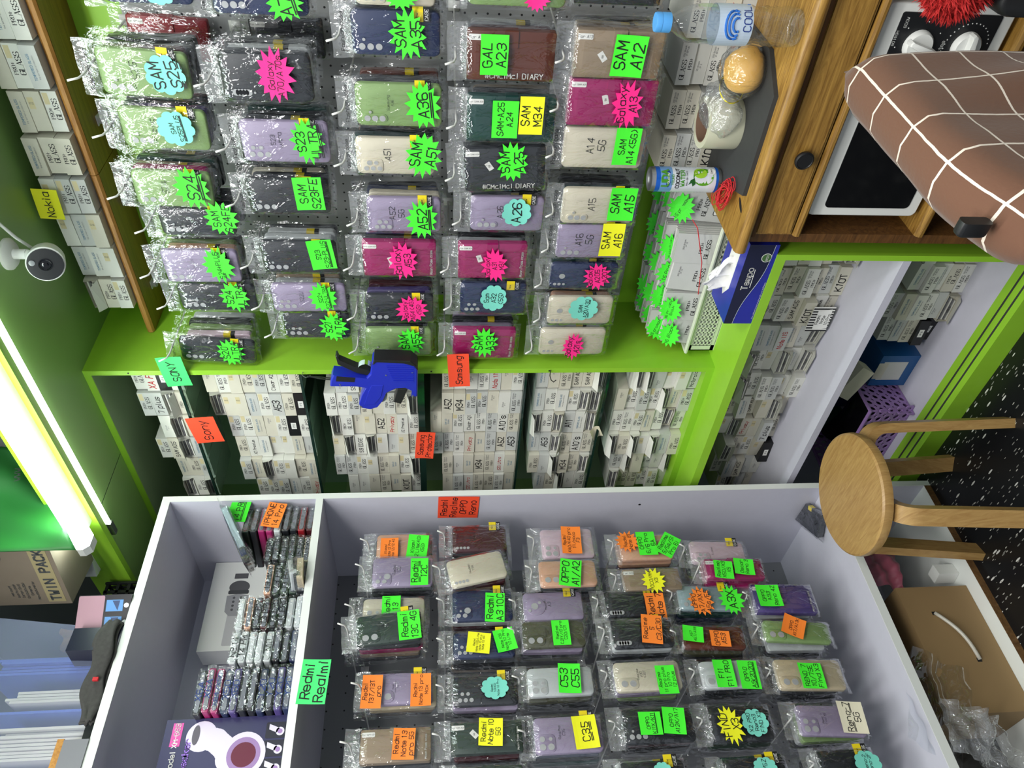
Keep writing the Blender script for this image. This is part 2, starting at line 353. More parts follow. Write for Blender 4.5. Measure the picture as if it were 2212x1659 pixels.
# green base cabinet
B = thing('base_cabinet', 'low green cabinet with lavender shelves full of white boxes', 'cabinet', loc=(-1.6, 1.6, 0))
wob('counter_top', MB().box(-2.5, -.975, 1.36, 1.95, .711, .735), ['green'], B)
wob('side_panel', MB().box(-.990, -.975, 1.36, 1.95, 0, .711), ['green'], B)
wob('back_panel', MB().box(-2.5, -.99, 1.93, 1.95, .062, .711), ['lav'], B)
wob('shelf', MB().box(-2.5, -.991, 1.362, 1.93, .405, .425), ['lav'], B)
wob('bottom_panel', MB().box(-2.5, -.991, 1.435, 1.93, .043, .061), ['lav'], B)
wob('plinth', MB().box(-2.5, -.991, 1.36, 1.435, 0, .062).box(-2.5, -.991, 1.362, 1.364, 0, .004, 1), ['green', 'chip'], B)
wob('door_track', MB().box(-2.5, -.992, 1.379, 1.384, .062, .0632).box(-2.5, -.992, 1.404, 1.409, .062, .0632), ['rubber'], B)

# green cabinet with glass shelves
XC = -1.429
C = thing('display_cabinet', 'tall green cabinet with glass shelves of stacked white boxes', 'cabinet', loc=(-1.9, 1.7, .735))
wob('side_panel', MB().box(XC - .016, XC, 1.46, 1.92, .735, 2.412), ['green'], C)
wob('top_panel', MB().box(-2.5, XC - .016, 1.46, 1.92, 2.394, 2.412).box(-2.5, XC - .016, 1.462, 1.905, 2.3935, 2.394, 1), ['green', 'inner'], C)  # thin underside sheet in the tone with painted interior light
wob('bottom_panel', MB().box(-2.5, XC - .016, 1.46, 1.92, .735, .757), ['green'], C)
wob('back_panel', MB().box(-2.5, XC - .016, 1.905, 1.92, .757, 2.394), ['inner'], C)
GZ = [2.19, 1.87, 1.558, 1.263, 1.03]
for i, z in enumerate(GZ):
    t = .018 if i == 2 else .006
    wob('glass_shelf', MB().box(-2.45, XC - .017, 1.469, 1.9, z - .005, z, 0).box(-2.45, XC - .017, 1.464, 1.469, z - t, z + .001, 1), ['glass', 'glass_edge'], C)
for z in (2.30, 1.52, 1.2):
    wob('screw', MB().prism(disc(.0022, XC - .008, z, 8), 1.4585, 1.46), ['black'], C)
wob('hanging_hook', MB().tube([(XC - .008, 1.462, 1.858), (XC - .008, 1.448, 1.858), (XC - .014, 1.446, 1.85), (XC - .016, 1.45, 1.842), (XC - .012, 1.452, 1.838)], .0012, 6), ['metal'], C)
wob('hanging_hook', MB().tube([(XC - .006, 1.461, 1.196), (XC - .008, 1.44, 1.2), (XC - .02, 1.436, 1.196), (XC - .03, 1.438, 1.188), (XC - .026, 1.442, 1.181)], .0013, 6), ['black'], C)

# green back board + grey pegboard right of the cabinet
struct('wall_back', MB().box(XC, 1.4, 1.745, 1.76, .3, 2.412), ['green'], 'green board behind the grey pegboard')
G = MB().box(-1.395, 1.2, 0, .006, .964, 2.16).build('pegboard', ['peg']); G.location = (0, 1.735, 0)
tag(G, 'grey perforated pegboard on the green wall behind the hanging cases', 'pegboard')
ws = thing('wall_shelf', 'long wooden shelf board under the top row of white boxes', 'shelf', loc=(-.5, 1.68, 2.277))
for a, b in ((XC + .002, -.953), (-.951, .8)):
    wob('board', MB().box(a, b, 1.616, 1.744, 2.268, 2.288, 0).tube([(a, 1.616, 2.278), (b, 1.616, 2.278)], .0099, 8, 1), ['pine', 'pine_edge'], ws)

def bracket(px, py, where):
    p = P(px, py, 2, 2.268); r = thing('cable_clip', 'white double ring clip under the wooden shelf ' + where, 'clip', 'ring clips under the wooden shelf', p)
    MB().prism([(-.012, -.022), (.012, -.022), (.006, .022), (-.006, .022)], .0, .0025).warp(lambda x, y, z: (x, z, -y)).build('base', ['white'], r)
    for dy in (-.012, .008):
        MB().lathe([(.010, -.012), (.010, 0), (.0085, 0), (.0085, -.012)], 18, 0, (0, dy, -.001), False).build('ring', ['white'], r, smooth=True)
bracket(215, 252, 'above the topmost green case')
bracket(268, 425, 'over the third hook of the top row')
bracket(330, 606, 'near the green partition')

# ------------------------------------------------------------------ tube lights
def tube_light(name, label, x0, x1, y0, y1, z0, z1, em):
    r = thing(name, label, 'light', 'tube lights along the green soffit', ((x0 + x1) / 2, y0, z0))
    pts = [(y0, z1), (y0, z0 + .014), (y0 + .012, z0), (y1 - .012, z0), (y1, z0 + .014), (y1, z1)]
    def pr(a, b): return MB().add([(x, y, z) for x in (a, b) for y, z in pts], [(i, (i + 1) % 6, 6 + (i + 1) % 6, 6 + i) for i in range(6)] + [tuple(range(6)), tuple(range(11, 5, -1))])
    for n, mb, m in (('diffuser', pr(x0 + .03, x1), em), ('end_cap', pr(x0, x0 + .03), 'white')): wob(n, mb, [m], r)
    return r
mat('batten_glow', (255, 255, 255), .5, emit=((240, 255, 250), 15))
mat('tube_glow', (255, 255, 255), .5, emit=((245, 255, 245), 12))
bt = tube_light('batten_light', 'wide glowing ceiling batten with white end cap on the green soffit', -1.775, .6, 1.130, 1.186, 2.397, 2.426, 'batten_glow')
wob('bracket', MB().box(-1.74, .6, 1.186, 1.215, 2.412, 2.424), ['white'], bt)
t2 = thing('tube_light', 'thin glowing tube with grey end along the inside of the green soffit', 'light', 'tube lights along the green soffit', (-.6, 1.25, 2.39))
wob('tube', MB().tube([(-1.80, 1.252, 2.398), (.6, 1.252, 2.398)], .0045, 10), ['tube_glow'], t2, smooth=True)
wob('holder', MB().box(-1.85, .6, 1.240, 1.258, 2.403, 2.412).box(-1.85, -1.80, 1.243, 1.259, 2.391, 2.404), ['metal'], t2)

# ------------------------------------------------------------------ security camera
sc_ = thing('security_camera', 'white bullet security camera with black face hanging from the green soffit', 'camera', loc=(-1.02, 1.40, 2.412))
wob('mount', MB().lathe([(.034, 0), (.034, -.006), (.028, -.012), (.011, -.014), (.011, -.04)], 28, 0, (-1.02, 1.40, 2.412)), ['white'], sc_, angle=40)
fc = P(98, 572, 0, -1.035); ax = (EYE - fc).normalized(); ax = (ax + Vector((-.25, -.1, .12))).normalized()
body = MB().lathe([(.004, -.088), (.018, -.085), (.029, -.07), (.035, -.045), (.0375, -.012), (.0375, -.002), (.035, 0)], 36).build('body', ['white'], sc_, angle=50)
face = MB().lathe([(.0348, 0), (.0345, .003), (.030, .0035)], 36).build('face_plate', ['blackcard'], sc_, angle=50)
lens = MB().lathe([(.0135, .0035), (.0135, .005), (.0115, .005), (.010, .0036), (.006, .0036), (.005, .0042)], 30).build('lens', [mat('camera_lens', (10, 12, 16), .08)], sc_, angle=40)
sens = MB().lathe([(.006, .0035), (.006, .0052), (.004, .0062)], 20, 0, (.006, .024, 0)).build('sensor', [mat('sensor_dome', (150, 152, 155), .15)], sc_, angle=40)
q = ax.to_track_quat('Z', 'Y')
for o in (body, face, lens, sens): o.rotation_euler = q.to_euler(); o.location = fc - ax * .004 - sc_.location
wob('arm', MB().tube([(-1.02, 1.40, 2.375), (-1.03, 1.40, 2.35), fc - ax * .06], .011, 12), ['white'], sc_, smooth=True)
wob('cable', MB().tube([fc - ax * .07 + Vector((0, .01, .02)), (-.985, 1.41, 2.385), (-.95, 1.412, 2.407), (-.80, 1.42, 2.409)], .0035, 8), ['white'], sc_, smooth=True)

# ------------------------------------------------------------------ stool
st = thing('stool', 'round birch stool with four bent legs on the black floor', 'stool', loc=(-1.546, 1.107, 0))
SZ = .442
MB().lathe([(.150, SZ - .030), (.158, SZ - .026), (.160, SZ - .014), (.158, SZ - .004), (.153, SZ)], 56).build('seat', ['stool'], st, angle=35)
for k, (fx, fy) in enumerate(((.135, .122), (-.122, .190), (-.205, -.060), (.128, -.178))):
    a = math.atan2(fy, fx); c, s = math.cos(a), math.sin(a); R = math.hypot(fx, fy); path = []
    for t in range(7): th = math.pi / 2 * t / 6; path.append((.128 + .045 * math.sin(th), SZ - .056 - .045 + .045 * math.cos(th) + .012))
    path = [(.04, SZ - .044)] + path + [(R, 0)]
    mb = MB(); n = len(path); vs = []
    for i, (r, z) in enumerate(path):
        a0 = path[max(0, i - 1)]; b0 = path[min(n - 1, i + 1)]; tx, tz = b0[0] - a0[0], b0[1] - a0[1]; l = math.hypot(tx, tz); nx, nz = -tz / l, tx / l
        th = .0125
        if i == n - 1: nx, nz = 1, 0
        for so, w in ((1, -1), (1, 1), (-1, 1), (-1, -1)):
            rr, zz = r + nx * th * so, z + nz * th * so; wd = .022 * w
            vs.append((rr * c - wd * s, rr * s + wd * c, zz))
    mb.add(vs, [(i * 4 + j, i * 4 + (j + 1) % 4, i * 4 + 4 + (j + 1) % 4, i * 4 + 4 + j) for i in range(n - 1) for j in range(4)] + [(3, 2, 1, 0), tuple((n - 1) * 4 + j for j in range(4))])
    lg = mb.build('leg', ['stool'], st, angle=30)

# ------------------------------------------------------------------ desk, microwave
D = thing('desk', 'worn pine desk with one drawer and an open bay for a microwave', 'desk', loc=(-.5, 1.45, 0))
def slab(x0, x1, y0, y1, z0, z1, r=.012):
    mb = MB(); n = 5; pr = [(y0 + r - r * math.sin(math.pi * k / n) , z1 - (z1 - z0) / 2 + (z1 - z0) / 2 * math.cos(math.pi * k / n)) for k in range(n + 1)] + [(y1, z0), (y1, z1)]
    m = len(pr); mb.add([(x, y, z) for x in (x0, x1) for y, z in pr], [(i, (i + 1) % m, m + (i + 1) % m, m + i) for i in range(m)] + [tuple(range(m)), tuple(range(2 * m - 1, m - 1, -1))]); return mb
wob('table_top', slab(-.935, .15, 1.305, 1.73, .835, .862), ['desk'], D, angle=40)
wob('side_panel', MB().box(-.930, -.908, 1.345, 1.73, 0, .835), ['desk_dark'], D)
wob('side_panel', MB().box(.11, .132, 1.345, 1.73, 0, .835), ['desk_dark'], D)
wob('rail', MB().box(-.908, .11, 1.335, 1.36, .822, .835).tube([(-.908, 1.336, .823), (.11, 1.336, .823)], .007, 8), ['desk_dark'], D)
dr = wob('drawer', MB().box(-.905, .10, 1.338, 1.36, .735, .82).box(-.90, .095, 1.334, 1.338, .741, .814), ['desk'], D)
kn = wob('knob', MB().lathe([(.007, 0), (.007, .008), (.0185, .010), (.019, .016), (.016, .018), (.015, .0165)], 28).warp(lambda x, y, z: (-.72 + x, 1.334 - z, .776 + y)), ['black'], dr, angle=40); kn.location = (0, 0, 0)
wob('rail', MB().box(-.908, .11, 1.34, 1.73, .715, .728).tube([(-.908, 1.341, .722), (.11, 1.341, .722)], .009, 10), ['desk'], D)
wob('shelf', MB().box(-.908, .11, 1.345, 1.73, .425, .448).tube([(-.908, 1.346, .437), (.11, 1.346, .437)], .011, 10), ['desk'], D)
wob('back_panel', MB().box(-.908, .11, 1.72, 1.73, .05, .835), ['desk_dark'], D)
wob('slot', MB().prism(disc(.017, 0, 0, 24, .006), 0, .001).warp(lambda x, y, z: (-.843 + x * .5 + z, 1.352 + x * .9, .8625 - y)), ['ink'], D)
mw = thing('microwave_oven', 'white microwave oven with black control panel and two dials under the desk', 'microwave', loc=(-.63, 1.5, .46))
X0, X1 = -.868, -.432
wob('body', MB().box(X0, X1, 1.372, 1.70, .458, .708), ['white'], mw)
wob('foot', MB().box(X0 + .03, X0 + .06, 1.40, 1.43, .448, .458), ['black'], mw)
wob('foot', MB().box(X1 - .06, X1 - .03, 1.40, 1.43, .448, .458), ['black'], mw)
df = wob('door', MB().prism(rrect(.300, .246, .012, 4, (X0 * 2 + .300) / 2, .583), 1.356, 1.372, 0, .004), ['white'], mw)
wn = wob('window', MB().prism(rrect(.258, .190, .01, 4, X0 + .150, .580), 1.3545, 1.357), [mat('oven_glass', (12, 13, 15), .08)], df); wn.location = (0, 0, 0)
cp = wob('control_panel', MB().prism(rrect(.132, .246, .012, 4, X1 - .066, .583), 1.356, 1.372, 0, .004), ['white'], mw)
bl = wob('dial_plate', MB().prism(rrect(.112, .190, .004, 3, X1 - .071, .580), 1.3545, 1.357), ['blackcard'], cp); bl.location = (0, 0, 0)
pr = MB(); dx = X1 - .071
for z0, n, a0, a1 in ((.625, 6, -60, 200), (.532, 30, -150, 170)):
    for k in range(n):
        a = math.radians(a0 + (a1 - a0) * k / (n - 1)); pr.prism(disc(.0012, dx + .041 * math.sin(a), z0 + .041 * math.cos(a), 6), 1.3541, 1.3545)
for t, x, z, w in (('power', dx - .035, .66, .03), ('80 HIGH', dx + .01, .672, .026), ('600W', dx + .038, .662, .018), ('defrost', dx - .044, .60, .018), ('minutes', dx - .01, .578, .04), ('timer', dx - .03, .571, .02)):
    write(pr, [t], w, .008, x, z, 1.3541, .7, .2)
wt = wob('printing', pr, ['white'], cp); wt.location = (0, 0, 0)
for z0, rot in ((.625, .35), (.532, 1.45)):
    mb = MB().lathe([(.027, 0), (.026, .008), (.023, .012)], 30); mb.prism([(-.0075, -.0265), (.0075, -.0265), (.0045, .026), (0, .0285), (-.0045, .026)], -.026, -.008, 0, .003)
    mb.v = [tuple(v) for v in mb.v]; c, s = math.cos(rot), math.sin(rot); nl = 30 * 3
    out = []
    for i, (x, y, z) in enumerate(mb.v):
        if i < nl: px, py, pz = x, -z, y
        else: px, py, pz = x, y, z
        out.append((dx + px * c + pz * s, 1.3545 + py, z0 - px * s + pz * c))
    mb.v = out; d = wob('dial', mb, ['white'], mw, angle=45)

# ------------------------------------------------------------------ things on the desk
DZ = .862
mt = MB().prism([(-.885, 1.55), (-.812, 1.338), (-.60, 1.338), (-.545, 1.42), (-.545, 1.62), (-.885, 1.62)], 0, .009).warp(lambda x, y, z: (x, z, DZ + .009 - y)).build('desk_mat', ['rubber'])
tag(mt, 'dark grey mat lying on the pine desk under the can', 'mat')
MZ = DZ + .009
def wrap(mb, r, a0, start=0):   # X,Z ribbons onto a cylinder about Z; a0 = direction of X=0
    return mb.warp(lambda x, y, z: ((r - y) * math.cos(a0 + x / r), (r - y) * math.sin(a0 + x / r), z), start)
def face_dir(x, y): return math.atan2(-y, -x)
cx, cy = -.858, 1.478
can = thing('drink_can', 'blue and white coconut water can standing on the dark mat', 'can', loc=(cx, cy, MZ)); A0 = face_dir(cx, cy) + .1
MB().lathe([(.024, 0), (.027, .004), (.0275, .010)], 36).build('bottom_rim', ['metal'], can, angle=50)
MB().lathe([(.0275, .151), (.0265, .157), (.0262, .160), (.0245, .160), (.024, .156)], 36).build('rim', ['metal'], can, angle=50)
cb = MB(); prof = [(.0275, .010), (.0275, .016), (.0275, .030)] + [(.0275 - (.0006 if k % 2 else 0), .034 + .0035 * k) for k in range(22)] + [(.0275, .114), (.0275, .141), (.0275, .151)]
cb.lathe(prof, 48, 0, (0, 0, 0), False)
zb = [p[1] for p in prof]
for i in range(len(cb.m)):
    z = zb[i // 48]; cb.m[i] = 1 if z < .012 or z >= .138 else (0 if z < .072 else (2 if z > .112 else 0))
cb.build('body', [mat('can_white', (222, 228, 236), .25, .2), mat('can_blue', (28, 98, 200), .25, .3), mat('can_sky', (120, 170, 226), .25, .3)], can, smooth=True)
lb = MB(); lb.prism(disc(.0205, .004, .045, 26, .023), -.0004, -.0002, 0); lb.prism(disc(.012, .012, .052, 20, .015), -.0006, -.0004, 1)
lb.prism([(-.012, .062), (.0, .066), (-.004, .074), (-.014, .078), (-.010, .071), (-.018, .068)], -.0008, -.0006, 2); lb.prism(disc(.0085, .0165, .026, 18), -.0008, -.0006, 3)
lb.prism(disc(.021, .0, .124, 22, .0055), -.0006, -.0004, 5)
write(lb, ['UDA'], .038, .017, 0, .131, -.001, 1.6, 0, mi=4); write(lb, ['Quality'], .022, .005, 0, .124, -.001, .8, 0, mi=3)
write(lb, ['YOUNG'], .022, .008, -.004, .114, -.001, .9, 0, mi=4); write(lb, ['COCONUT'], .045, .012, 0, .103, -.001, 1.2, 0, mi=6); write(lb, ['WATER'], .036, .010, .0, .092, -.001, 1.2, 0, mi=4)
write(lb, ['eau de coco'], .032, .006, 0, .083, -.001, .9, 0, mi=6); write(lb, ['Coco'], .012, .005, .0165, .027, -.0012, .9, 0, mi=6)
wrap(lb, .0277, A0); lb.build('label', [mat('can_green', (84, 150, 30), .3), mat('can_lime', (150, 196, 50), .3), mat('can_leaf', (26, 84, 34), .3), 'paper', mat('can_text_green', (70, 140, 40), .3), mat('can_navy', (24, 54, 140), .3), 'ink'], can)
# bottle
bx, by = -.480, 1.352
bo = thing('water_bottle', 'clear water bottle with light blue cap and blue wave label', 'bottle', loc=(bx, by, DZ)); BA = face_dir(bx, by)
prof = [(.020, .004), (.028, 0), (.032, .006), (.0335, .02)] + [(.0335 - .0022 * (k % 2), .03 + .008 * k) for k in range(6)] + [(.030, .082), (.0335, .09), (.0335, .150), (.0325, .156), (.0325, .178), (.030, .195), (.022, .215), (.0145, .226), (.0135, .232), (.0135, .24)]
MB().lathe(prof, 36, 0).build('body', ['bottle'], bo, smooth=True)
MB().lathe([(.0165, .232), (.0165, .246), (.0158, .249), (.0165, .2485), (.0165, .256), (.0155, .2585)], 40).build('cap', [mat('cap_blue', (84, 160, 226), .35)], bo, angle=40)
lb = MB().lathe([(.0338, .094), (.0338, .154)], 36, 0, (0, 0, 0), False); st_ = len(lb.v)
wv = lambda cz, r, a, b, n=12: [(r * math.cos(a + (b - a) * k / n), cz + r * .7 * math.sin(a + (b - a) * k / n)) for k in range(n + 1)]
lb.prism([(-.03, .094), (.046, .094), (.046, .100), (.01, .098)], -.0005, -.0003, 1)
for rr, dz in ((.024, .126), (.018, .124), (.011, .122)): lb.tube([(x, -.0004, z) for x, z in wv(dz, rr, -.4, 3.6)], .0022, 5, 1)
write(lb, ['COOL'], .05, .015, .012, .104, -.0008, .7, 0, mi=2)
wrap(lb, .034, BA, st_); lb.build('label', [mat('label_clear', (196, 214, 232), .4, alpha=.8), mat('label_blue', (44, 110, 196), .4), mat('label_navy', (22, 52, 130), .4)], bo, smooth=False)
# wrapped bun
bn = thing('bread_bun', 'golden bread bun in clear wrapper beside the water bottle', 'bread', loc=(-.595, 1.44, MZ))
rr = random.Random(3)
def blob(rx, ry, rz, amp, seed, nu=20, nv=28, flat=.3):
    ph = [random.Random(seed + i).uniform(0, 6) for i in range(6)]
    def f(u, v):
        t = math.pi * u; p = 2 * math.pi * v; k = 1 + amp * (math.sin(3 * p + ph[0]) * math.sin(2 * t + ph[1]) + .6 * math.sin(5 * p + ph[2] + 3 * t) + .5 * math.sin(9 * t + 7 * p + ph[3]))
        z = -rz * math.cos(t) * k
        return (rx * math.sin(t) * math.cos(p) * k, ry * math.sin(t) * math.sin(p) * k, max(z, -rz * (1 - flat)) + rz * (1 - flat))
    return MB().grid(f, nu, nv)
blob(.044, .044, .040, .03, 1).build('bun', [mat('bread_crust', (226, 178, 96), .5, noise=.25, nscale=25)], bn, smooth=True)
blob(.053, .056, .046, .06, 9).warp(lambda x, y, z: (x, y, max(.0005, z))).build('wrapper', ['film'], bn, smooth=True)
# packing tape roll in its bag
tr = thing('tape_roll', 'roll of milky packing tape in crumpled clear bag on the desk', 'tape', loc=(-.722, 1.475, MZ)); 
MB().lathe([(.040, .0), (.052, 0), (.0525, .002), (.0525, .072), (.052, .074), (.040, .074), (.040, .0)], 48, 0, (0, 0, 0), False).build('tape', [mat('milky_tape', (214, 214, 188), .25, trans=.15)], tr, angle=40)
MB().lathe([(.0378, .0005), (.0398, .0005), (.0398, .0735), (.0378, .0735), (.0378, .0005)], 40, 0, (0, 0, 0), False).build('core', [mat('card_core', (120, 92, 74), .7)], tr, angle=40)
b2 = blob(.058, .066, .05, .09, 4, 26, 36).warp(lambda x, y, z: (x * .95 + .022 + z * .15, y, max(.001, z * .82 + .012))).build('bag', ['film2'], tr, smooth=True)
rb = MB().tube([(.075 + .012 * math.cos(t), .045 * math.cos(t + .5), .030 + .03 * math.sin(t)) for t in [k * .33 for k in range(19)]], .0014, 6, closed=True).build('rubber_band', [mat('rubber_yellow', (226, 214, 60), .5)], tr, smooth=True)
# red string
sm = MB(); rr = random.Random(5)
for k in range(13):
    cxx, cyy = rr.uniform(-.012, .012), rr.uniform(-.016, .014); ra, rb_ = rr.uniform(.014, .022), rr.uniform(.030, .046); ph = rr.uniform(0, 6)
    sm.tube([(cxx + ra * math.cos(t) + .004 * math.sin(3 * t + ph), cyy + rb_ * math.sin(t), .003 + .0022 * (k % 6) + .0015 * math.sin(2 * t + ph)) for t in [j * math.pi / 12 for j in range(24)]], .0011, 5, closed=True)
for k in range(2): sm.tube([(.022 + .014 * math.cos(t) - .01 * k, .052 + .034 * math.sin(t) - .03 * k, .003 + .002 * k) for t in [j * math.pi / 12 for j in range(24)]], .0011, 5, closed=True)
rs = sm.warp(lambda x, y, z: (x * .8 - y * .75, x * .6 + y * .7, z)).build('string_bundle', [mat('red_cord', (204, 40, 48), .6)], smooth=True); rs.location = (-.858, 1.412, MZ)
tag(rs, 'tangled bundle of red cord beside the can', 'string')

# ------------------------------------------------------------------ tissue box
tb = thing('tissue_box', 'blue tissue box with a white tissue on the green counter', 'tissue box', loc=(-1.06, 1.42, .735))
tx0, tx1, ty0, ty1, tz1 = -1.182, -.95, 1.362, 1.478, .805
def band(x): return .735 + .02 + .045 * (1 / (1 + math.exp(-(x + 1.08) * 34)))
bxm = MB().box(tx0, tx1, ty0, ty1, .735, tz1)
fr = [(tx0 + (tx1 - tx0) * k / 20) for k in range(21)]
bxm.add([(x, ty0 - .0004, z) for x in fr for z in (max(.736, min(tz1, .735 + .068 - (band(x) - .735) * .9)), tz1)], [(2 * i, 2 * i + 2, 2 * i + 3, 2 * i + 1) for i in range(20)], 1)
bxm.tube([(x, ty0 - .0006, max(.736, .735 + .068 - (band(x) - .735) * .9)) for x in fr], .0006, 5, 2)
wob('carton', bxm, [mat('tissue_blue', (34, 44, 158), .35, noise=.2, nscale=14), mat('tissue_navy', (18, 24, 58), .35), mat('silver_line', (170, 180, 196), .3)], tb)
pm = MB(); write(pm, ['Tempo'], .062, .022, -1.045, .785, ty0 - .0012, .95, 0); pm.tube([(-1.07, ty0 - .001, .772), (-1.018, ty0 - .001, .7735)], .0007, 5)
write(pm, ['the softest blend of strength and softness'], .11, .004, -1.11, .739, ty0 - .0012, .8, 0)
pm.prism(disc(.012, -.985, .757, 22), ty0 - .0008, ty0 - .0005); wob('printing', pm, ['paper'], tb)
em = MB(); em.prism(disc(.0105, -.985, .757, 22), ty0 - .0011, ty0 - .0008, 0); write(em, ['eco'], .016, .008, -.985, .757, ty0 - .0014, 1.1, 0, mi=1); wob('emblem', em, [mat('eco_green', (70, 110, 60), .5), 'paper'], tb)
def top(mb): return mb.warp(lambda x, y, z: (x, z, tz1 - y))
wob('opening', top(MB().prism([(-1.135, 1.42), (-1.10, 1.395), (-.99, 1.395), (-.955, 1.42), (-.99, 1.445), (-1.10, 1.445)], -.0004, .0002, 0)), ['paper'], tb)
tm = MB(); rr = random.Random(11)
tri = lambda t: abs((t % 2) - 1)
def tis(u, v):
    a = u * 2 - 1; h = v; w = .046 + .016 * h - .030 * h * h
    zig = .020 * (tri(u * 5.3 + .3) - .5) * (1 - .35 * h) + .006 * (tri(u * 13 + 2 * h) - .5) * h
    return (-1.072 + a * w - .022 * h * h + .010 * h * tri(u * 3), 1.42 + zig - .012 * h * h, tz1 + (.066 - .030 * tri(u * 1.7 + .2)) * h - .012 * h * tri(u * 7))
tm.grid(tis, 30, 5); wob('tissue', tm, [mat('tissue_white', (240, 240, 238), .8)], tb)

# ------------------------------------------------------------------ chair draped with a checked cloth
def plaid():
    m = mat('brown_check_cloth', (98, 65, 46), .85, sheen=.15); N, L = nodes_of(m); bs = N['Principled BSDF']
    uv = N.new('ShaderNodeUVMap'); uv.uv_map = 'UVMap'; wv = N.new('ShaderNodeTexNoise'); wv.inputs['Scale'].default_value = 3
    ad = N.new('ShaderNodeMixRGB'); ad.blend_type = 'ADD'; ad.inputs[0].default_value = .035
    L.new(uv.outputs[0], ad.inputs[1]); L.new(wv.outputs['Color'], ad.inputs[2]); L.new(uv.outputs[0], wv.inputs['Vector'])
    fr = N.new('ShaderNodeVectorMath'); fr.operation = 'FRACTION'; L.new(ad.outputs[0], fr.inputs[0]); sp = N.new('ShaderNodeSeparateXYZ'); L.new(fr.outputs[0], sp.inputs[0])
    a = N.new('ShaderNodeMath'); a.operation = 'LESS_THAN'; a.inputs[1].default_value = .042; b = N.new('ShaderNodeMath'); b.operation = 'LESS_THAN'; b.inputs[1].default_value = .04
    L.new(sp.outputs[0], a.inputs[0]); L.new(sp.outputs[1], b.inputs[0]); mx = N.new('ShaderNodeMath'); mx.operation = 'MAXIMUM'; L.new(a.outputs[0], mx.inputs[0]); L.new(b.outputs[0], mx.inputs[1])
    c = N.new('ShaderNodeMix'); c.data_type = 'RGBA'; c.inputs['A'].default_value = lin((98, 65, 46)); c.inputs['B'].default_value = lin((216, 204, 190)); L.new(mx.outputs[0], c.inputs['Factor']); L.new(c.outputs['Result'], bs.inputs['Base Color'])
    n2 = N.new('ShaderNodeTexNoise'); n2.inputs['Scale'].default_value = 160; bp = N.new('ShaderNodeBump'); bp.inputs['Strength'].default_value = .3; bp.inputs['Distance'].default_value = .002
    tc = N.new('ShaderNodeTexCoord'); L.new(tc.outputs['Object'], n2.inputs['Vector']); L.new(n2.outputs['Fac'], bp.inputs['Height']); L.new(bp.outputs[0], bs.inputs['Normal'])
    return m
CX, CZT = -.432, .925
ch = thing('chair', 'chair draped in a brown cloth with thin white check lines', 'chair', loc=(CX - .2, .85, 0))
# cloth over the backrest: a closed loaf; s runs round the section (front face, top, rear face), t along the width (towards +y)
CY0, CY1 = .60, 1.045
def cloth(u, v):
    y = CY0 + (CY1 - CY0) * v; e = min(v, 1 - v); th = .038 * (1 - (1 - min(1, e / .12)) ** 2 * .85) + .004
    zt = CZT - (.012 * (1 - min(1, e / .1)) ** 2 if v > .5 else .055 * (1 - min(1, v / .38)) ** 2)
    s = u * 1.30
    if s < .60: x = th; z = zt - .03 - (.60 - s) * .95
    elif s < .70: a = (s - .60) / .10 * math.pi; x = th * math.cos(a); z = zt - .03 + .03 * math.sin(a)
    else: x = -th; z = zt - .03 - (s - .70) * .95
    d = max(0, zt - z); side = 1 if s < .65 else -1
    x += side * (.010 * math.sin(9 * v + 7 * d) * min(1, d * 5) + .006 * math.sin(23 * v - 9 * d) * min(1, d * 4)) + d * .10
    y += (v - .5) * d * -.10 + .006 * math.sin(14 * d + 3 * v)
    return (CX + x, y, z)
cm = MB().grid(cloth, 70, 44); me = cm.mesh('cloth', [plaid()], True); uvl = me.uv_layers.new(name='UVMap')
for lp in me.loops:
    i, j = divmod(lp.vertex_index, 45); uvl.data[lp.index].uv = (i / 70 * 1.30 / .062 * .95 + .35, j / 44 * (CY1 - CY0) / .085 + .3)
co = obj('cloth', me, ch); co.location = -ch.location
for v, yy in ((0, CY0 + .004), (1, CY1 - .004)):   # gathered ends
    def endf(u, w, v=v):
        p = cloth(u * .5 + .0, v); q_ = cloth(1 - u * .5, v); k = w
        b = math.sin(math.pi * w) * (.006 if v else -.035)
        return (p[0] * (1 - k) + q_[0] * k, (p[1] * (1 - k) + q_[1] * k) + b, p[2] * (1 - k) + q_[2] * k)
    e = MB().grid(endf, 30, 8).mesh('cloth_end', [MATS['brown_check_cloth']], True); ul = e.uv_layers.new(name='UVMap')
    for lp in e.loops: i, j = divmod(lp.vertex_index, 9); ul.data[lp.index].uv = (i / 30 * 5 + .35, j / 8 * .8 + .2)
    eo = obj('cloth_end', e, ch); eo.location = -ch.location
AP = P(2100, 492, 1, .655)
wob('arm', MB().prism(rrect(.046, .015, .006, 3), -.009, .009, 0, .004).warp(lambda x, y, z: (AP.x + y, AP.y + z, AP.z - x * .75)), ['black'], ch, angle=40)
wob('seat', MB().box(CX + .06, CX + .46, .66, 1.03, .42, .47), ['black'], ch)
for x in (CX + .44, CX + .02):
    for y in (.68, 1.01): wob('leg', MB().tube([(x, y, 0), (x - (0 if x > -.2 else .02), y, .42 if x > -.2 else .85)], .012, 8), ['black'], ch)
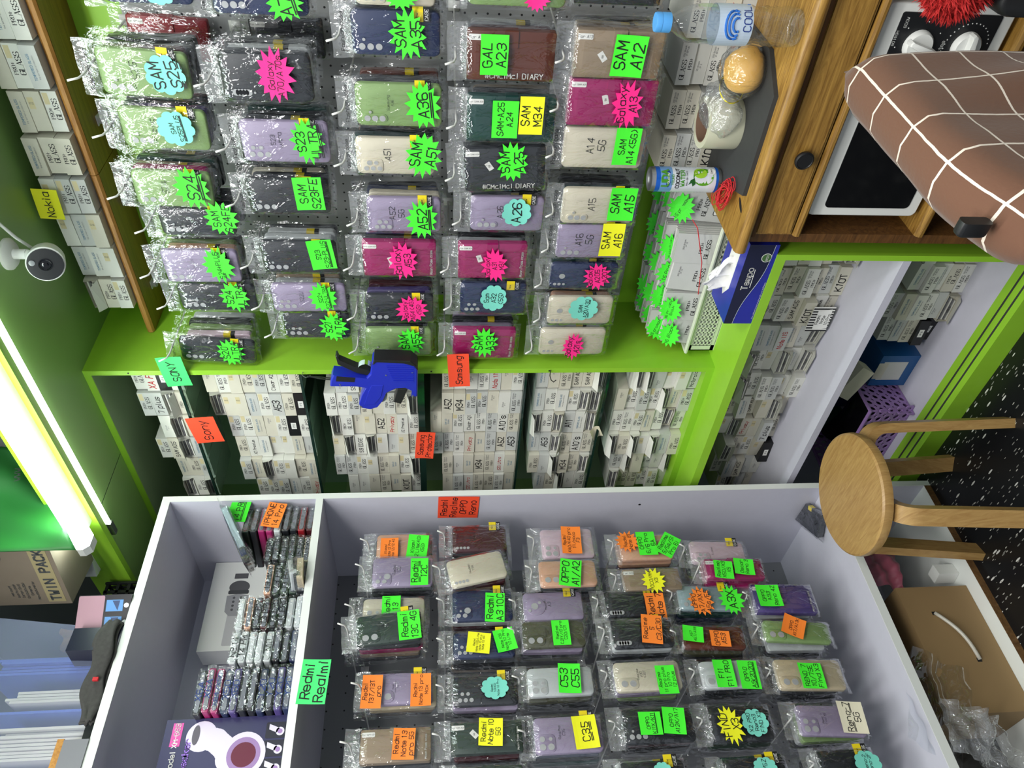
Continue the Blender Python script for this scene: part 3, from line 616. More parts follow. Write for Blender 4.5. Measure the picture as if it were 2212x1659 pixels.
# red fluffy thing by the microwave
fm = MB(); rr = random.Random(2)
for k in range(2600):
    t = math.acos(rr.uniform(-1, 1)); p = rr.uniform(0, 6.283); n = Vector((math.sin(t) * math.cos(p), math.sin(t) * math.sin(p), math.cos(t))); c = Vector((n.x * .07, n.y * .05, n.z * .055))
    d = (n + Vector((rr.uniform(-.6, .6), rr.uniform(-.6, .6), rr.uniform(-.6, .6) - .3))).normalized(); w = d.cross(n + Vector((.01, .02, .03))).normalized() * .0016; e = c + d * rr.uniform(.010, .018)
    fm.add([c - w, c + w, e], [(0, 1, 2)])
fm.grid(lambda u, v: (.07 * math.sin(math.pi * u) * math.cos(6.2832 * v), .05 * math.sin(math.pi * u) * math.sin(6.2832 * v), .055 * math.cos(math.pi * u)), 14, 20)
fl = fm.build('plush_cushion', [mat('red_plush', (176, 26, 26), .8)]); fl.location = P(2085, -72, 1, 1.18); tag(fl, 'red fluffy cushion in front of the microwave corner', 'cushion')
bg = MB().prism(rrect(.17, 1.0, .03, 4, 0, .5), -.05, .05, 0, .012).build('shoulder_bag', ['black'], angle=40); bg.location = (fl.location.x + .03, 1.185, 0); bg.scale = (1, 1, max(.2, fl.location.z - .05))
tag(bg, 'black upright bag under the red fluffy cushion', 'bag')

# ------------------------------------------------------------------ paper tags and signs
def star(w, h, n=15, seed=0):
    r = random.Random(seed); o = []
    for k in range(2 * n):
        a = math.pi * k / n + .1; q_ = (.5 * r.uniform(.92, 1.10)) if k % 2 == 0 else .5 * r.uniform(.66, .73)
        o.append((w * q_ * math.cos(a), h * q_ * math.sin(a)))
    return o
def cloud(w, h, n=9):
    o = []
    for k in range(n * 6):
        a = 2 * math.pi * k / (n * 6); q_ = .43 + .07 * abs(math.sin(n * a / 2)) ** .7; o.append((w * q_ * math.cos(a), h * q_ * math.sin(a)))
    return o
def tag_mesh(parent, name, shape, col, w, h, lines, seed=0, under=(), curl=.10, ink='ink', sw=.72):
    r = random.Random(seed)
    pts = star(w, h, 14, seed) if shape == 's' else cloud(w, h) if shape == 'c' else [(-w / 2, -h / 2), (w / 2, -h / 2), (w / 2, h / 2), (-w / 2, h / 2)]
    bx_, bz_ = r.uniform(-curl, curl), r.uniform(.2, 1) * curl
    bend = lambda x, y, z: (x, y - (bz_ * z * z / max(w, h) * 1.6 + bx_ * x * x / max(w, h)), z)
    if shape == 'r':
        mb = MB().grid(lambda u, v: ((u - .5) * w, 0, (v - .5) * h), 6, 6).grid(lambda u, v: ((.5 - u) * w, .0005, (v - .5) * h), 6, 6)
    else:
        n = len(pts); mb = MB()
        for y, rev in ((0, 0), (.0005, 1)):
            fs = [tuple((i, (i + 1) % n, n + (i + 1) % n, n + i)) for i in range(n)] + [tuple(n + i for i in range(n))]
            mb.add([(x, y, z) for x, z in pts] + [(x * .62, y, z * .62) for x, z in pts], [tuple(reversed(f)) for f in fs] if rev else fs)
    o = mb.warp(bend).build(name, ['tag' + col], parent)
    f = .90 if shape == 'r' else .72
    if lines:
        wm = MB(); write(wm, lines, w * f, h * f, 0, 0, -.0006, sw, .8, under=under, seed=seed, lead=9.2, maxh=(.30 if len(lines) == 1 else 1) * h)
        t = wm.warp(bend).build('handwriting', [ink], o)
    return o
def sign(name, label, side, d, px, py, w, h, col, lines, rot=0, under=(), sw=.7, curl=.12, seed=1, lean=0):
    u, z = PL(side, px, py, d); a, b = PL(side, px - w / 2, py, d), PL(side, px + w / 2, py, d); hh = abs(a[1] - b[1])
    a, b = PL(side, px, py - h / 2, d), PL(side, px, py + h / 2, d); ww = abs(a[0] - b[0])
    o = tag_mesh(None, name, 'r', col, ww, hh, lines, seed, under, curl, sw=sw); at(o, side, u, z, d, math.radians(rot), lean)
    return tag(o, label, 'sign', 'handwritten paper signs')
sign('paper_sign', 'mint green paper sign with four capital letters taped to the green cabinet post', 'R', 1.452, 376, 804, 56, 62, 'K', ['SONY'], -4, sw=.8, seed=3)
sign('paper_sign', 'coral paper sign with cursive writing on the first glass shelf edge', 'R', 1.458, 443, 930, 62, 54, 'R', ['Sony'], -6, sw=.6, seed=4)
sign('paper_sign', 'coral folded paper sign taped across the cabinet post below the magenta case', 'R', 1.450, 991, 800, 46, 70, 'R', ['Samsung'], -3, seed=5)
sign('paper_sign', 'coral two-line paper sign on the thick black glass shelf edge', 'R', 1.456, 918, 961, 40, 56, 'R', ['Samsung', 'Protector'], 4, seed=6)
sign('paper_sign', 'bright yellow paper sign on the white boxes near the security camera', 'R', 1.562, 104, 442, 54, 64, 'Y', ['Nokia'], 4, seed=7)
def cover(px, py, w, h, *a, **k): return sign('paper_sign', *a, **k)
u_, z_ = PL('L', 0, 0, 1.79)
s = tag_mesh(None, 'paper_sign', 'r', 'R', .105, .125, ['Redmi', 'Realme', 'OPPO', 'Reno'], 9, (), .03, sw=.7)
p = P(990, 1096, 1, 1.3055); s.rotation_euler = (0, .03, 0); s.location = p; s.scale = (1.0, 1, .95)
tag(s, 'red four-line paper sign stuck inside the lavender end panel', 'sign', 'handwritten paper signs')
sign('paper_sign', 'large green two-line paper sign on the edge of the unit shelf', 'L', 1.784, 678, 1472, 62, 96, 'K', ['Redmi', 'Realmi'], 3, sw=.85, seed=10)
sign('paper_sign', 'green paper sign with double underline on the bags in the top compartment', 'L', 1.80, 517, 1101, 42, 50, 'G', ['14 PRO'], 6, (0,), seed=11)
sign('paper_sign', 'orange paper sign on the stacked cases in the top compartment', 'L', 1.795, 592, 1112, 40, 52, 'O', ['IPHONE', '14 Pro'], 10, seed=12)

# ------------------------------------------------------------------ bagged phone cases on hooks
def lens_layout(k, W, L):
    x0, z0 = -W / 2, L / 2; r = .0062
    V = lambda x, *zs: [(x0 + x, z0 - z, r) for z in zs]
    return {'v3': (V(.017, .022, .037, .052) + [(x0 + .030, z0 - .028, .0028)], (x0 + .017, z0 - .037, .0185, .052, .009)),
            'p3': (V(.016, .018, .034, .050) + [(x0 + .029, z0 - .022, .003)], None),
            'ul': (V(.017, .018, .034, .050) + [(x0 + .032, z0 - .022, .0045), (x0 + .032, z0 - .038, .0045), (x0 + .032, z0 - .030, .002)], None),
            'q4': ([(x0 + .014, z0 - .020, .0052), (x0 + .014, z0 - .034, .0052), (x0 + .014, z0 - .048, .0052), (x0 + .027, z0 - .027, .0055), (x0 + .027, z0 - .041, .0045)], (x0 + .020, z0 - .033, .032, .046, .008)),
            'h1': ([(x0 + .017, z0 - .022 - .006 * i, .0068) for i in range(5)] + [(x0 + .017, z0 - .058, .0022)], None),
            'r2': ([(x0 + .019, z0 - .022, .0082), (x0 + .019, z0 - .044, .0082)], (x0 + .020, z0 - .033, .030, .052, .012)),
            'c3': ([(x0 + .015, z0 - .018, .0075), (x0 + .033, z0 - .018, .0065), (x0 + .015, z0 - .038, .0075), (x0 + .033, z0 - .038, .0042)], (x0 + .024, z0 - .028, .041, .043, .010)),
            'sq': ([(x0 + .014, z0 - .016, .006), (x0 + .014, z0 - .033, .006), (x0 + .028, z0 - .040, .0085), (x0 + .027, z0 - .022, .003)], (x0 + .022, z0 - .029, .036, .046, .009)),
            'ring': ([(0, z0 - .030, .0095), (-.012, z0 - .016, .004), (.010, z0 - .044, .004), (0, z0 - .030, .0)][:3], (0, z0 - .033, .052, .054, .026)),
            '4g': ([(x0 + .014, z0 - .016, .0052), (x0 + .014, z0 - .030, .0052), (x0 + .014, z0 - .044, .0052), (x0 + .029, z0 - .022, .0045), (x0 + .029, z0 - .036, .0045)], None),
            'a20': ([(0, z0 - .030, .0075), (x0 + .013, z0 - .014, .0042), (x0 + .013, z0 - .025, .0042), (x0 + .013, z0 - .036, .0035)], None),
            'row': ([(x0 + .012, z0 - .014 - .010 * i, .0042) for i in range(4)], None),
            'slot': ([(x0 + .013, z0 - .014 - .007 * i, .0062) for i in range(5)], None), 'none': ([], None)}[k]
def case_mesh(W, L, col, camk, wallet, rnd):
    T = .016 if wallet else .010; mb = MB()
    mb.prism(rrect(W, L, .005 if wallet else .0115, 5), -T, 0, 0, .0012 if wallet else .003)
    holes, bump = lens_layout(camk, W, L); t = -T
    if wallet:
        mb.box(W * .18, W / 2 + .0012, -T - .003, -T + .001, -.012, .014, 0)          # clasp strap
        mb.box(W / 2 - .001, W / 2 + .0014, -T, 0, -.012, .014, 0)
        mb.prism(rrect(W * .60, L * .8, .003, 2, -.002, 0), -T - .0003, -T, 0)
        mb.prism(rrect(.011, .030, .002, 2, W / 2 - .012, L / 2 - .018), -T - .0008, -T, 2)
        write(mb, [rnd.choice(['For SAM A31', 'For A13', 'For SAM A24'])], .028, .008, W / 2 - .012, L / 2 - .018, -T - .001, .7, .1, mi=3, vert=True)
        if rnd.random() < .65:
            sx, sz, sa = rnd.uniform(-.012, .010), rnd.uniform(.0, .035), rnd.uniform(.2, .9)
            mb.add([(sx + x * math.cos(sa) - z * math.sin(sa), -T - .0006, sz + x * math.sin(sa) + z * math.cos(sa)) for x, z in ((-.010, -.006), (.010, -.006), (.010, .006), (-.010, .006))], [(0, 1, 2, 3)], 2)
            write(mb, ['68'], .006, .004, sx, sz, -T - .0009, .8, 0, mi=3)
    else:
        if bump:
            x, z, bw, bh, br = bump; mb.prism(rrect(bw, bh, br, 5, x, z), t - .0016, t, 0, .0012); t -= .0017
        for x, z, r in holes: mb.prism(disc(r + .001, x, z, 20), t - .0006, t + .001, 0); mb.prism(disc(r, x, z, 20), t - .0009, t, 1)
    return mb, T
def film_mesh(W, L, T, head, rnd):
    mx, mzb = .010, .013
    ph = [rnd.uniform(0, 6) for _ in range(8)]
    xs = [-W / 2 - mx, -W / 2 - .004, -W / 2] + [-W / 2 + W * k / 6 for k in range(1, 6)] + [W / 2, W / 2 + .004, W / 2 + mx]
    zs = [-L / 2 - mzb, -L / 2 - .004, -L / 2] + [-L / 2 + L * k / 8 for k in range(1, 8)] + [L / 2, L / 2 + .006, L / 2 + head * .5, L / 2 + head]
    def f(u, v):
        x, z = xs[round(u * (len(xs) - 1))], zs[round(v * (len(zs) - 1))]
        ins = max(0, min(1, min(W / 2 + .004 - abs(x), L / 2 + .004 - abs(z)) / .004)); y = -(T + .0022) * ins - .001
        a = .0014 if ins >= 1 else .0035
        return (x + rnd.uniform(-.001, .001), y + a * (math.sin(x * 70 + ph[0] + z * 30) * .4 + math.sin(z * 90 + ph[1] - x * 50) * .4 + rnd.uniform(-.6, .2)) - (.0015 if ins >= 1 else 0), z + rnd.uniform(-.001, .001))
    return MB().grid(f, len(xs) - 1, len(zs) - 1)
HOOKM = {}
def hook(side, u, z, d, label):
    ln = (1.735 - d if side == 'R' else 2.207 - d) + .045
    k = round(ln, 2)
    if k not in HOOKM:
        mb = MB().tube([(0, 0, 0), (0, -ln + .03, .002), (0, -ln + .012, .006), (0, -ln, .022)], .0021, 8).box(-.011, .011, -.002, 0, -.012, .012)
        HOOKM[k] = mb.mesh('display_hook', ['hook'], True)
    o = obj('display_hook', HOOKM[k]); at(o, side, u, z, 1.735 if side == 'R' else 2.207)
    tag(o, label, 'hook', 'display hooks on the pegboards')
BACKM = {}
def back_mesh(col, var):
    if (col, var) not in BACKM:
        r = random.Random(col + str(var)); w, l = .0765 + r.uniform(-.003, .003), .160 + r.uniform(-.006, .004)
        mb = MB().prism(rrect(w, l, .009, 3), -.0135, .002, 0, .002)
        if var % 2: mb.box(w / 2 - .012, w / 2 + .0006, -.0142, -.0005, -.030, -.012, 2); mb.box(w / 2 - .012, w / 2 + .0007, -.0143, -.0005, -.040, -.030, 3)
        fm_ = film_mesh(w, l, .0135, .036, r); b = len(mb.v); mb.v += fm_.v; mb.f += [tuple(b + i for i in f) for f in fm_.f]; mb.m += [1] * len(fm_.f)
        BACKM[(col, var)] = mb.mesh('phone_case_pack', [M['case_' + col], 'film', 'sticker', 'blackcard'], False)
    return BACKM[(col, var)]
USED = {}
def uniq(label):
    USED[label] = USED.get(label, 0) + 1
    return label
BEHIND = ['black'] * 8 + ['dkgreen', 'navy', 'black', 'forest', 'black', 'maroon', 'taupe', 'clear', 'purple', 'black']
SHAPE = {'s': 'star', 'c': 'cloud', 'r': 'square'}
NPACK = [0]
def pack(side, d, row, pos, box, col, camk, text='', tags=(), n=3, rot=0, wallet=False, strip=None, stick=True, back=None, fash=True, hk=True):
    NPACK[0] += 1; rnd = random.Random(NPACK[0] * 13)
    x0, x1, y0, y1 = box; xm, ym = (x0 + x1) / 2, (y0 + y1) / 2
    zt = PL(side, x0, ym, d)[1]; zb = PL(side, x1, ym, d)[1]; ur = PL(side, xm, y0, d)[0]; ul = PL(side, xm, y1, d)[0]
    L = zt - zb; W = ur - ul; T = .016 if wallet else .010
    zc, uc = (zt + zb) / 2, (ul + ur) / 2
    cn = CASEC[col][0]; post = 'green post' if side == 'R' else 'end panel'
    kind = 'phone wallet' if wallet else 'phone case'
    where = f'{ORD[row]} row, {ORD[pos]} from the {post}'
    tg = (' with ' + TAGC[tags[0][1]][0] + ' ' + SHAPE[tags[0][0]] + ' tag') if tags else ''
    grp = 'bagged phone cases hanging on the ' + ('grey pegboard' if side == 'R' else 'dark pegboard')
    root = thing('phone_case_pack', uniq(f'{cn} bagged {kind}{tg}, {where}'), 'phone case', grp)
    t = math.radians(rot); at(root, side, uc, zc, d, t)
    cmb, T = case_mesh(W, L, col, camk, wallet, rnd)
    cs = cmb.build('case', ['case_' + col, 'hole', 'paper', 'ink'], root, angle=35)
    if strip or text:
        wm = MB()
        if text: write(wm, text.split('|'), W * .36, W * .5, W * .06, L * .10, -T - .0012, .5, 1, seed=NPACK[0])
        if strip == 'moon': write(wm, ['Moon Poem case'], W * .72, .008, -W * .08, -L / 2 + .012, -T - .0012, 1.1, .05, mi=1)
        if strip == 'diary': write(wm, ['#CMaiMai DIARY'], L * .78, .012, -W / 2 + .010, -.008, -T - .0014, .9, .05, mi=1, vert=True)
        wm.build('writing', ['ink', 'paper'], cs)
    head = .038
    fl_ = film_mesh(W, L, T, head, rnd)
    for i_ in range(len(fl_.m)): fl_.m[i_] = 1 if fl_.v[fl_.f[i_][0]][2] > L / 2 - .002 else 0
    fl_ = fl_.build('clear_bag', ['film', 'film2'], root, smooth=True)
    if fash and not wallet:
        fm_ = MB(); write(fm_, ['Fashion case'], W * .86, .012, 0, L / 2 + .018, -.0075, .75, .05); fm_.build('header_print', ['ink'], root)
    if stick and not wallet:
        sm_ = MB().box(W / 2 - .017, W / 2 + .0105, -T - .0042, -T - .0038, -L * .19 - .020, -L * .19, 0).box(W / 2 - .017, W / 2 + .0105, -T - .0042, -T - .0038, -L * .19 - .032, -L * .19 - .020, 1)
        write(sm_, ['New'], .012, .007, W / 2 - .007, -L * .19 - .008, -T - .0044, .7, .6, mi=1); write(sm_, ['CASE'], .020, .007, W / 2 - .004, -L * .19 - .026, -T - .0044, 1.1, .05, mi=2)
        sm_.build('sticker', ['sticker', 'ink', 'paper'], root)
    for k, tg_ in enumerate(tags):
        sh, tc, px, py, w, h, lines = tg_[:7]; tr_ = math.radians(tg_[7]) if len(tg_) > 7 else 0; un = tg_[8] if len(tg_) > 8 else ()
        dd = d - T - .012 - .002 * k
        tu, tz = PL(side, px, py, dd); hh = abs(PL(side, px - w / 2, py, dd)[1] - PL(side, px + w / 2, py, dd)[1]); ww = abs(PL(side, px, py - h / 2, dd)[0] - PL(side, px, py + h / 2, dd)[0])
        o = tag_mesh(root, 'price_tag', sh, tc, ww, hh, lines.split('|'), NPACK[0] * 7 + k, un, .10)
        X, Z = tu - uc, tz - zc
        o.location = (X * math.cos(t) - Z * math.sin(t), -(T + .012 + .002 * k), X * math.sin(t) + Z * math.cos(t)); o.rotation_euler = (0, tr_ - t, 0)
    y = d + .004
    for i in range(n - 1 if n > 3 else n):
        c = (back[i % len(back)] if back else rnd.choice(BEHIND)); o = obj('phone_case_pack', back_mesh(c, rnd.randrange(3)))
        y += rnd.uniform(.019, .025)
        if y > 1.72 and side == 'R': break
        at(o, side, uc + rnd.uniform(-.004, .004), zc + rnd.uniform(-.004, .006), y, math.radians(rnd.uniform(-1.6, 1.6)) + t * .3)
        tag(o, uniq(f'{CASEC[c][0]} case {ORD[i + 1]} behind the front one, {where}'), 'phone case', grp)
    if hk:
        hook(side, uc + L * .5 * math.sin(t) * .8, zt + .020, d - T, f'white hook carrying the {cn} {kind}, {where}')

DR, DL = 1.49, 1.865
def r(row, pos, *a, **k): pack('R', DR, row, pos, *a, **k)
# --- grey pegboard, from the green post towards the front of the shop
r(1, 1, (392, 552, 728, 776), 'black', 'p3', '', [('s', 'G', 498, 762, 60, 58, 'S20|ULTRA', 0, (1,))], 5, 5, back=['pink', 'green', 'black', 'clear', 'clear'])
r(1, 2, (390, 553, 609, 664), 'black', 'ul', 'S24', [('s', 'G', 507, 642, 64, 66, 'S24|ULTRA', 0, (1,))], 4)
r(1, 3, (356, 518, 536, 604), 'lilac', 'p3', 'S24 PLUS', [('s', 'G', 472, 574, 66, 78, 'S24+PLUS', -4, (0,))], 4, back=['peach', 'green', 'black', 'black'])
r(1, 4, (348, 508, 446, 503), 'black', 'v3', 'S24', [('s', 'G', 478, 473, 76, 78, 'SAM|S24FE')], 3)
r(1, 5, (293, 460, 366, 441), 'green', 'p3', 'S24', [('s', 'G', 415, 406, 80, 90, 'S24', 0, (0,))], 5, 2, back=['mag', 'taupe', 'dkgreen', 'black', 'black'])
r(1, 6, (266, 450, 231, 316), 'green', 'v3', 'S25', [('c', 'B', 380, 278, 82, 76, 'SAM|S25PLUS', -3, (1,))], 4, 2)
r(1, 7, (218, 410, 104, 204), 'green', 'v3', 'S25', [('c', 'B', 357, 163, 88, 88, 'SAM|S25', -3, (1,))], 5, 3)
r(1, 8, (215, 410, -100, 3), 'navy', 'p3', '', [('c', 'B', 343, -14, 70, 50, '')], 2)
pack('R', 1.715, 1, 9, (286, 455, 32, 122), 'red', 'none', '', (), 0, 3, wallet=True, hk=False)
r(2, 1, (615, 756, 671, 724), 'black', 'ul', '', [('s', 'G', 721, 707, 62, 62, 'S21|ULTRA')], 3)
r(2, 2, (589, 748, 610, 667), 'lilac', 'ul', 'S22U', [('s', 'G', 698, 643, 64, 66, 'S22+|S22-ULTRA', -6, (1,))], 4)
r(2, 3, (568, 729, 517, 583), 'black', 'p3', 'S23|PLUS', [('r', 'G', 695, 550, 54, 62, 'S23|S23-PLUS', -6, (1,))], 4, back=['clear', 'clear', 'black', 'brown'])
r(2, 4, (540, 712, 383, 455), 'black', 'p3', 'S23 FE', [('r', 'G', 667, 420, 62, 70, 'SAM|S23FE', -2)], 4, back=['black', 'cream', 'black', 'taupe'])
r(2, 5, (523, 712, 258, 345), 'lilac', 'ul', 'S23|ultra', [('s', 'G', 664, 306, 74, 100, 'S23|ULTRA', -4, (1,))], 5)
r(2, 6, (481, 675, 112, 214), 'black', 'h1', '', [('s', 'P', 594, 164, 84, 120, 'Galaxy|A70/A70s', 2)], 5, stick=False, fash=False)
r(2, 7, (456, 664, -75, 28), 'navy', 'v3', '', [('s', 'G', 614, 6, 84, 84, 'A71', -10, (0,))], 3)
pack('R', 1.715, 2, 8, (545, 700, 36, 118), 'black', 'none', '', (), 0, 0, wallet=True, hk=False)
r(3, 1, (792, 932, 704, 761), 'green', 'v3', '', [('s', 'G', 887, 738, 60, 58, 'SAM|A55', -4)], 3, back=['black', 'lilac', 'black'])
r(3, 2, (790, 936, 632, 689), 'black', 'p3', '', [('s', 'P', 890, 669, 70, 60, 'Galaxy|A54 (4G)|(5G)', -4)], 4, back=['purple', 'maroon', 'black', 'black'])
r(3, 3, (785, 942, 515, 587), 'mag', 'none', '', [('s', 'P', 870, 564, 66, 80, 'Galaxy|A53', -4)], 4, 0, True, 'moon')
r(3, 4, (794, 952, 423, 495), 'lilac', 'q4', 'A52|5G', [('s', 'G', 912, 475, 68, 84, 'A52', -2, (0,))], 4, back=['cream', 'navy', 'black', 'tan'])
r(3, 5, (770, 939, 294, 371), 'cream', 'q4', 'A51', [('s', 'G', 915, 336, 80, 100, 'SAM|A51', 8)], 3)
r(3, 6, (769, 954, 177, 268), 'green', 'v3', 'Samsung|A36', [('s', 'G', 914, 228, 76, 106, 'A36', -4, (0,))], 4, back=['black', 'black', 'brown', 'brown'])
r(3, 7, (760, 951, 19, 116), 'navy', 'p3', '', [('s', 'G', 881, 74, 84, 112, 'SAM|A35', -2)], 3)
r(3, 8, (765, 940, -90, 9), 'cream', 'q4', '', [('s', 'G', 866, -4, 70, 50, '')], 2)
r(4, 1, (978, 1111, 704, 764), 'mag', 'none', '', [('s', 'G', 1046, 741, 60, 64, 'SAM|A33')], 4, 1, True, 'moon', back=['lilac', 'black', 'lilac', 'black'])
r(4, 2, (994, 1135, 607, 671), 'navy', '4g', '', [('c', 'B', 1066, 644, 58, 56, 'Sam|A32|(5G)')], 3)
r(4, 3, (989, 1136, 519, 592), 'mag', 'none', '', [('s', 'P', 1068, 574, 58, 74, 'Galaxy|A31|M31', -4)], 4, 0, True, 'moon')
r(4, 4, (1016, 1173, 421, 493), 'lilac', 'v3', 'A26', [('c', 'B', 1116, 460, 64, 60, 'A26')], 4, back=['black', 'black', 'navy', 'black'])
r(4, 5, (1003, 1176, 312, 402), 'black', 'none', '', [('s', 'G', 1106, 351, 72, 90, 'SAM|A25', -4)], 3, -3, True, 'diary', back=['forest', 'black', 'black'])
r(4, 6, (1008, 1197, 201, 298), 'dkgreen', 'none', '', [('r', 'G', 1091, 258, 56, 80, 'SAM-A25|A24'), ('r', 'Y', 1148, 251, 52, 82, 'SAM|M34')], 4, 0, True)
r(4, 7, (1008, 1197, 61, 167), 'brown', 'none', '', [('r', 'G', 1068, 120, 60, 88, 'GAL|A23')], 4, 0, True, 'diary')
r(4, 8, (1010, 1225, -92, 10), 'green', 'v3', '', [('s', 'P', 1160, -2, 56, 56, '')], 2)
r(5, 1, (1165, 1304, 706, 760), 'cream', 'a20', '', [('s', 'P', 1237, 749, 46, 56, 'Galaxy|A21s')], 3, stick=False)
r(5, 2, (1183, 1320, 637, 694), 'cream', 'a20', '', [('c', 'B', 1260, 667, 64, 52, 'SAM|A20/A30', 0, (1,))], 3, stick=False, back=['peach', 'black', 'black'])
r(5, 3, (1187, 1332, 565, 617), 'navy', 'a20', '', [('s', 'P', 1290, 597, 60, 58, 'Galaxy|A205|A207', -8)], 3, stick=False)
r(5, 4, (1202, 1345, 480, 552), 'lilac', 'p3', 'A16|5G', [('r', 'Y', 1322, 520, 48, 70, 'SAM|A16')], 3)
r(5, 5, (1213, 1369, 403, 478), 'cream', 'v3', 'A15', [('r', 'G', 1344, 441, 56, 70, 'SAM|A15')], 4, back=['dkgreen', 'black', 'black', 'navy'])
r(5, 6, (1215, 1389, 271, 358), 'cream', 'none', 'A14|5G', [('r', 'G', 1354, 318, 54, 80, 'SAM|A14 (5G)')], 3, stick=False, back=['mag', 'black', 'black'])
r(5, 7, (1225, 1412, 164, 264), 'mag', 'none', '', [('s', 'P', 1355, 227, 68, 104, 'Galaxy|A13', -4)], 3, 0, True)
r(5, 8, (1238, 1426, 60, 162), 'taupe', 'none', '', [('r', 'G', 1359, 122, 70, 90, 'SAM|A12', 2)], 5, 0, True, back=['taupe', 'tan', 'black', 'black', 'tan'])
r(5, 9, (1240, 1430, -90, 4), 'black', 'none', '', (), 3, 0, True)
# --- dark pegboard in the lavender unit, from its end panel towards the viewer
def l(row, pos, *a, **k): pack('L', DL, row, pos, *a, **k)
l(1, 1, (814, 926, 1158, 1212), 'peach', 'none', 'Xiaomi', [('r', 'O', 841, 1186, 38, 48, 'Xiaomi|Note 12 Pro|Note 12/12 4G'), ('r', 'G', 902, 1182, 44, 52, 'Xiaomi|12 Lite(4G)|(5G)', 6)], 3, stick=False, fash=False)
pack('L', 1.84, 1, 2, (805, 935, 1208, 1270), 'lilac', 'sq', 'Redmi|12C', [('r', 'G', 906, 1234, 38, 58, 'Redmi|12C', 0, (0,))], 4, stick=False, fash=False)
l(1, 3, (784, 917, 1296, 1352), 'cream', 'c3', '', [('r', 'G', 845, 1310, 40, 46, 'Redmi|13')], 2, stick=False)
pack('L', 1.83, 1, 4, (771, 912, 1328, 1392), 'forest', 'r2', 'Redmi|13C|4G', [('r', 'G', 884, 1350, 48, 62, 'Redmi|13C 4G', -6)], 5, -6, fash=False, back=['black', 'mag', 'taupe', 'black', 'black'])
l(1, 5, (800, 935, 1457, 1525), 'lilac', 'r2', 'Redmi|note 13 pro|max', [('r', 'O', 803, 1494, 44, 72, 'Redmi|13T/13T|pro', 2), ('r', 'O', 909, 1490, 44, 70, 'Redmi|Note 13 pro|Max')], 4, back=['tan', 'taupe', 'black', 'black'])
l(1, 6, (779, 931, 1579, 1652), 'taupe', 'none', '', [('r', 'O', 872, 1606, 48, 68, 'Redmi|Note 13|pro 5G', 3)], 3, 0, True, 'moon')
l(2, 1, (977, 1093, 1141, 1195), 'maroon', 'row', 'Redmi|note 11|', (), 3)
pack('L', 1.84, 2, 2, (968, 1091, 1204, 1262), 'cream', 'row', 'Huawei|Y9A', (), 4, -12, stick=False, fash=False, back=['maroon', 'taupe', 'lilac', 'black'])
l(2, 3, (977, 1106, 1279, 1344), 'navy', 'sq', '', [('r', 'G', 1069, 1311, 42, 62, 'Redmi|A3 10C', 4)], 3)
l(2, 4, (979, 1112, 1369, 1424), 'navy', '4g', '', [('r', 'Y', 1034, 1388, 50, 44, 'Redmi|Note 10S/Lite|Note 10 pro|Note 10 4G', 8), ('r', 'G', 1091, 1382, 44, 48, 'Note 10S|Note 10 Pro|10 Lite', -12)], 5)
l(2, 5, (979, 1118, 1463, 1527), 'black', '4g', '', [('c', 'B', 1069, 1485, 60, 50, 'Redmi|10(4G)|Note 10 Pro')], 4, back=['lilac', 'black', 'black', 'black'])
l(2, 6, (973, 1128, 1564, 1632), 'forest', 'none', '', [('r', 'Y', 1060, 1580, 52, 60, 'Redmi|Note 10|5G', 4)], 4, 0, True, 'moon')
l(3, 1, (1168, 1280, 1147, 1210), 'pink', 'c3', '', [('r', 'O', 1234, 1167, 42, 58, 'Redmi|K40/K40 pro|11i/poco|F3', 3)], 3, stick=False, fash=False, back=['clear', 'clear', 'black'])
pack('L', 1.84, 3, 2, (1164, 1287, 1215, 1270), 'peach', 'r2', '', [('r', 'G', 1232, 1237, 46, 58, 'OPPO|A1/A2', 10)], 4, stick=False, fash=False)
l(3, 3, (1130, 1258, 1283, 1344), 'lilac', 'ring', 'Redmi|A3', (), 3)
l(3, 4, (1128, 1262, 1345, 1402), 'olive', 'r2', 'Realme|C11', [('r', 'G', 1212, 1366, 38, 54, 'Realme|C21Y/10 pro|C20/C11')], 4, stick=False, fash=False, back=['lilac', 'black', 'olive', 'black'])
l(3, 5, (1139, 1280, 1445, 1507), 'clear', 'c3', '', [('r', 'G', 1230, 1465, 48, 64, 'C53|C55', 4)], 3, stick=False, fash=False, back=['olive', 'black', 'black'])
l(3, 6, (1153, 1300, 1551, 1630), 'lilac', 'c3', 'Realme|C35', [('r', 'Y', 1265, 1580, 52, 72, 'C35', -3, (0,))], 4, back=['navy', 'black', 'dkgreen', 'brown'])
l(4, 1, (1337, 1449, 1160, 1213), 'peach', 'none', '', [('s', 'O', 1355, 1169, 52, 46, 'Redmi|Note 8T'), ('r', 'G', 1397, 1173, 40, 50, 'OPPO|6/6 Pro|6A'), ('r', 'G', 1443, 1177, 38, 48, 'Realme|5/5s/5i|Pro 6i', 35)], 4, stick=False, fash=False, back=['peach', 'maroon', 'purple', 'navy'])
l(4, 2, (1344, 1467, 1235, 1281), 'taupe', 'none', '', [('s', 'Y', 1412, 1254, 54, 56, 'POCO/M4|X3')], 3, 0, True)
l(4, 3, (1306, 1430, 1281, 1336), 'black', 'slot', 'Realme', [('r', 'O', 1416, 1309, 42, 58, 'Redmi|Note 7', 2)], 3)
pack('L', 1.84, 4, 4, (1320, 1452, 1342, 1402), 'black', 'slot', '', [('r', 'O', 1408, 1358, 44, 62, 'Realme|5|C3/C30', 8)], 4)
l(4, 5, (1326, 1469, 1432, 1496), 'cream', 'r2', 'Realme|V30|V30T', [('r', 'G', 1440, 1468, 42, 62, 'Realme|11 pro plus|10 Pro|12 plus')], 4, stick=False, back=['lilac', 'green', 'black', 'black'])
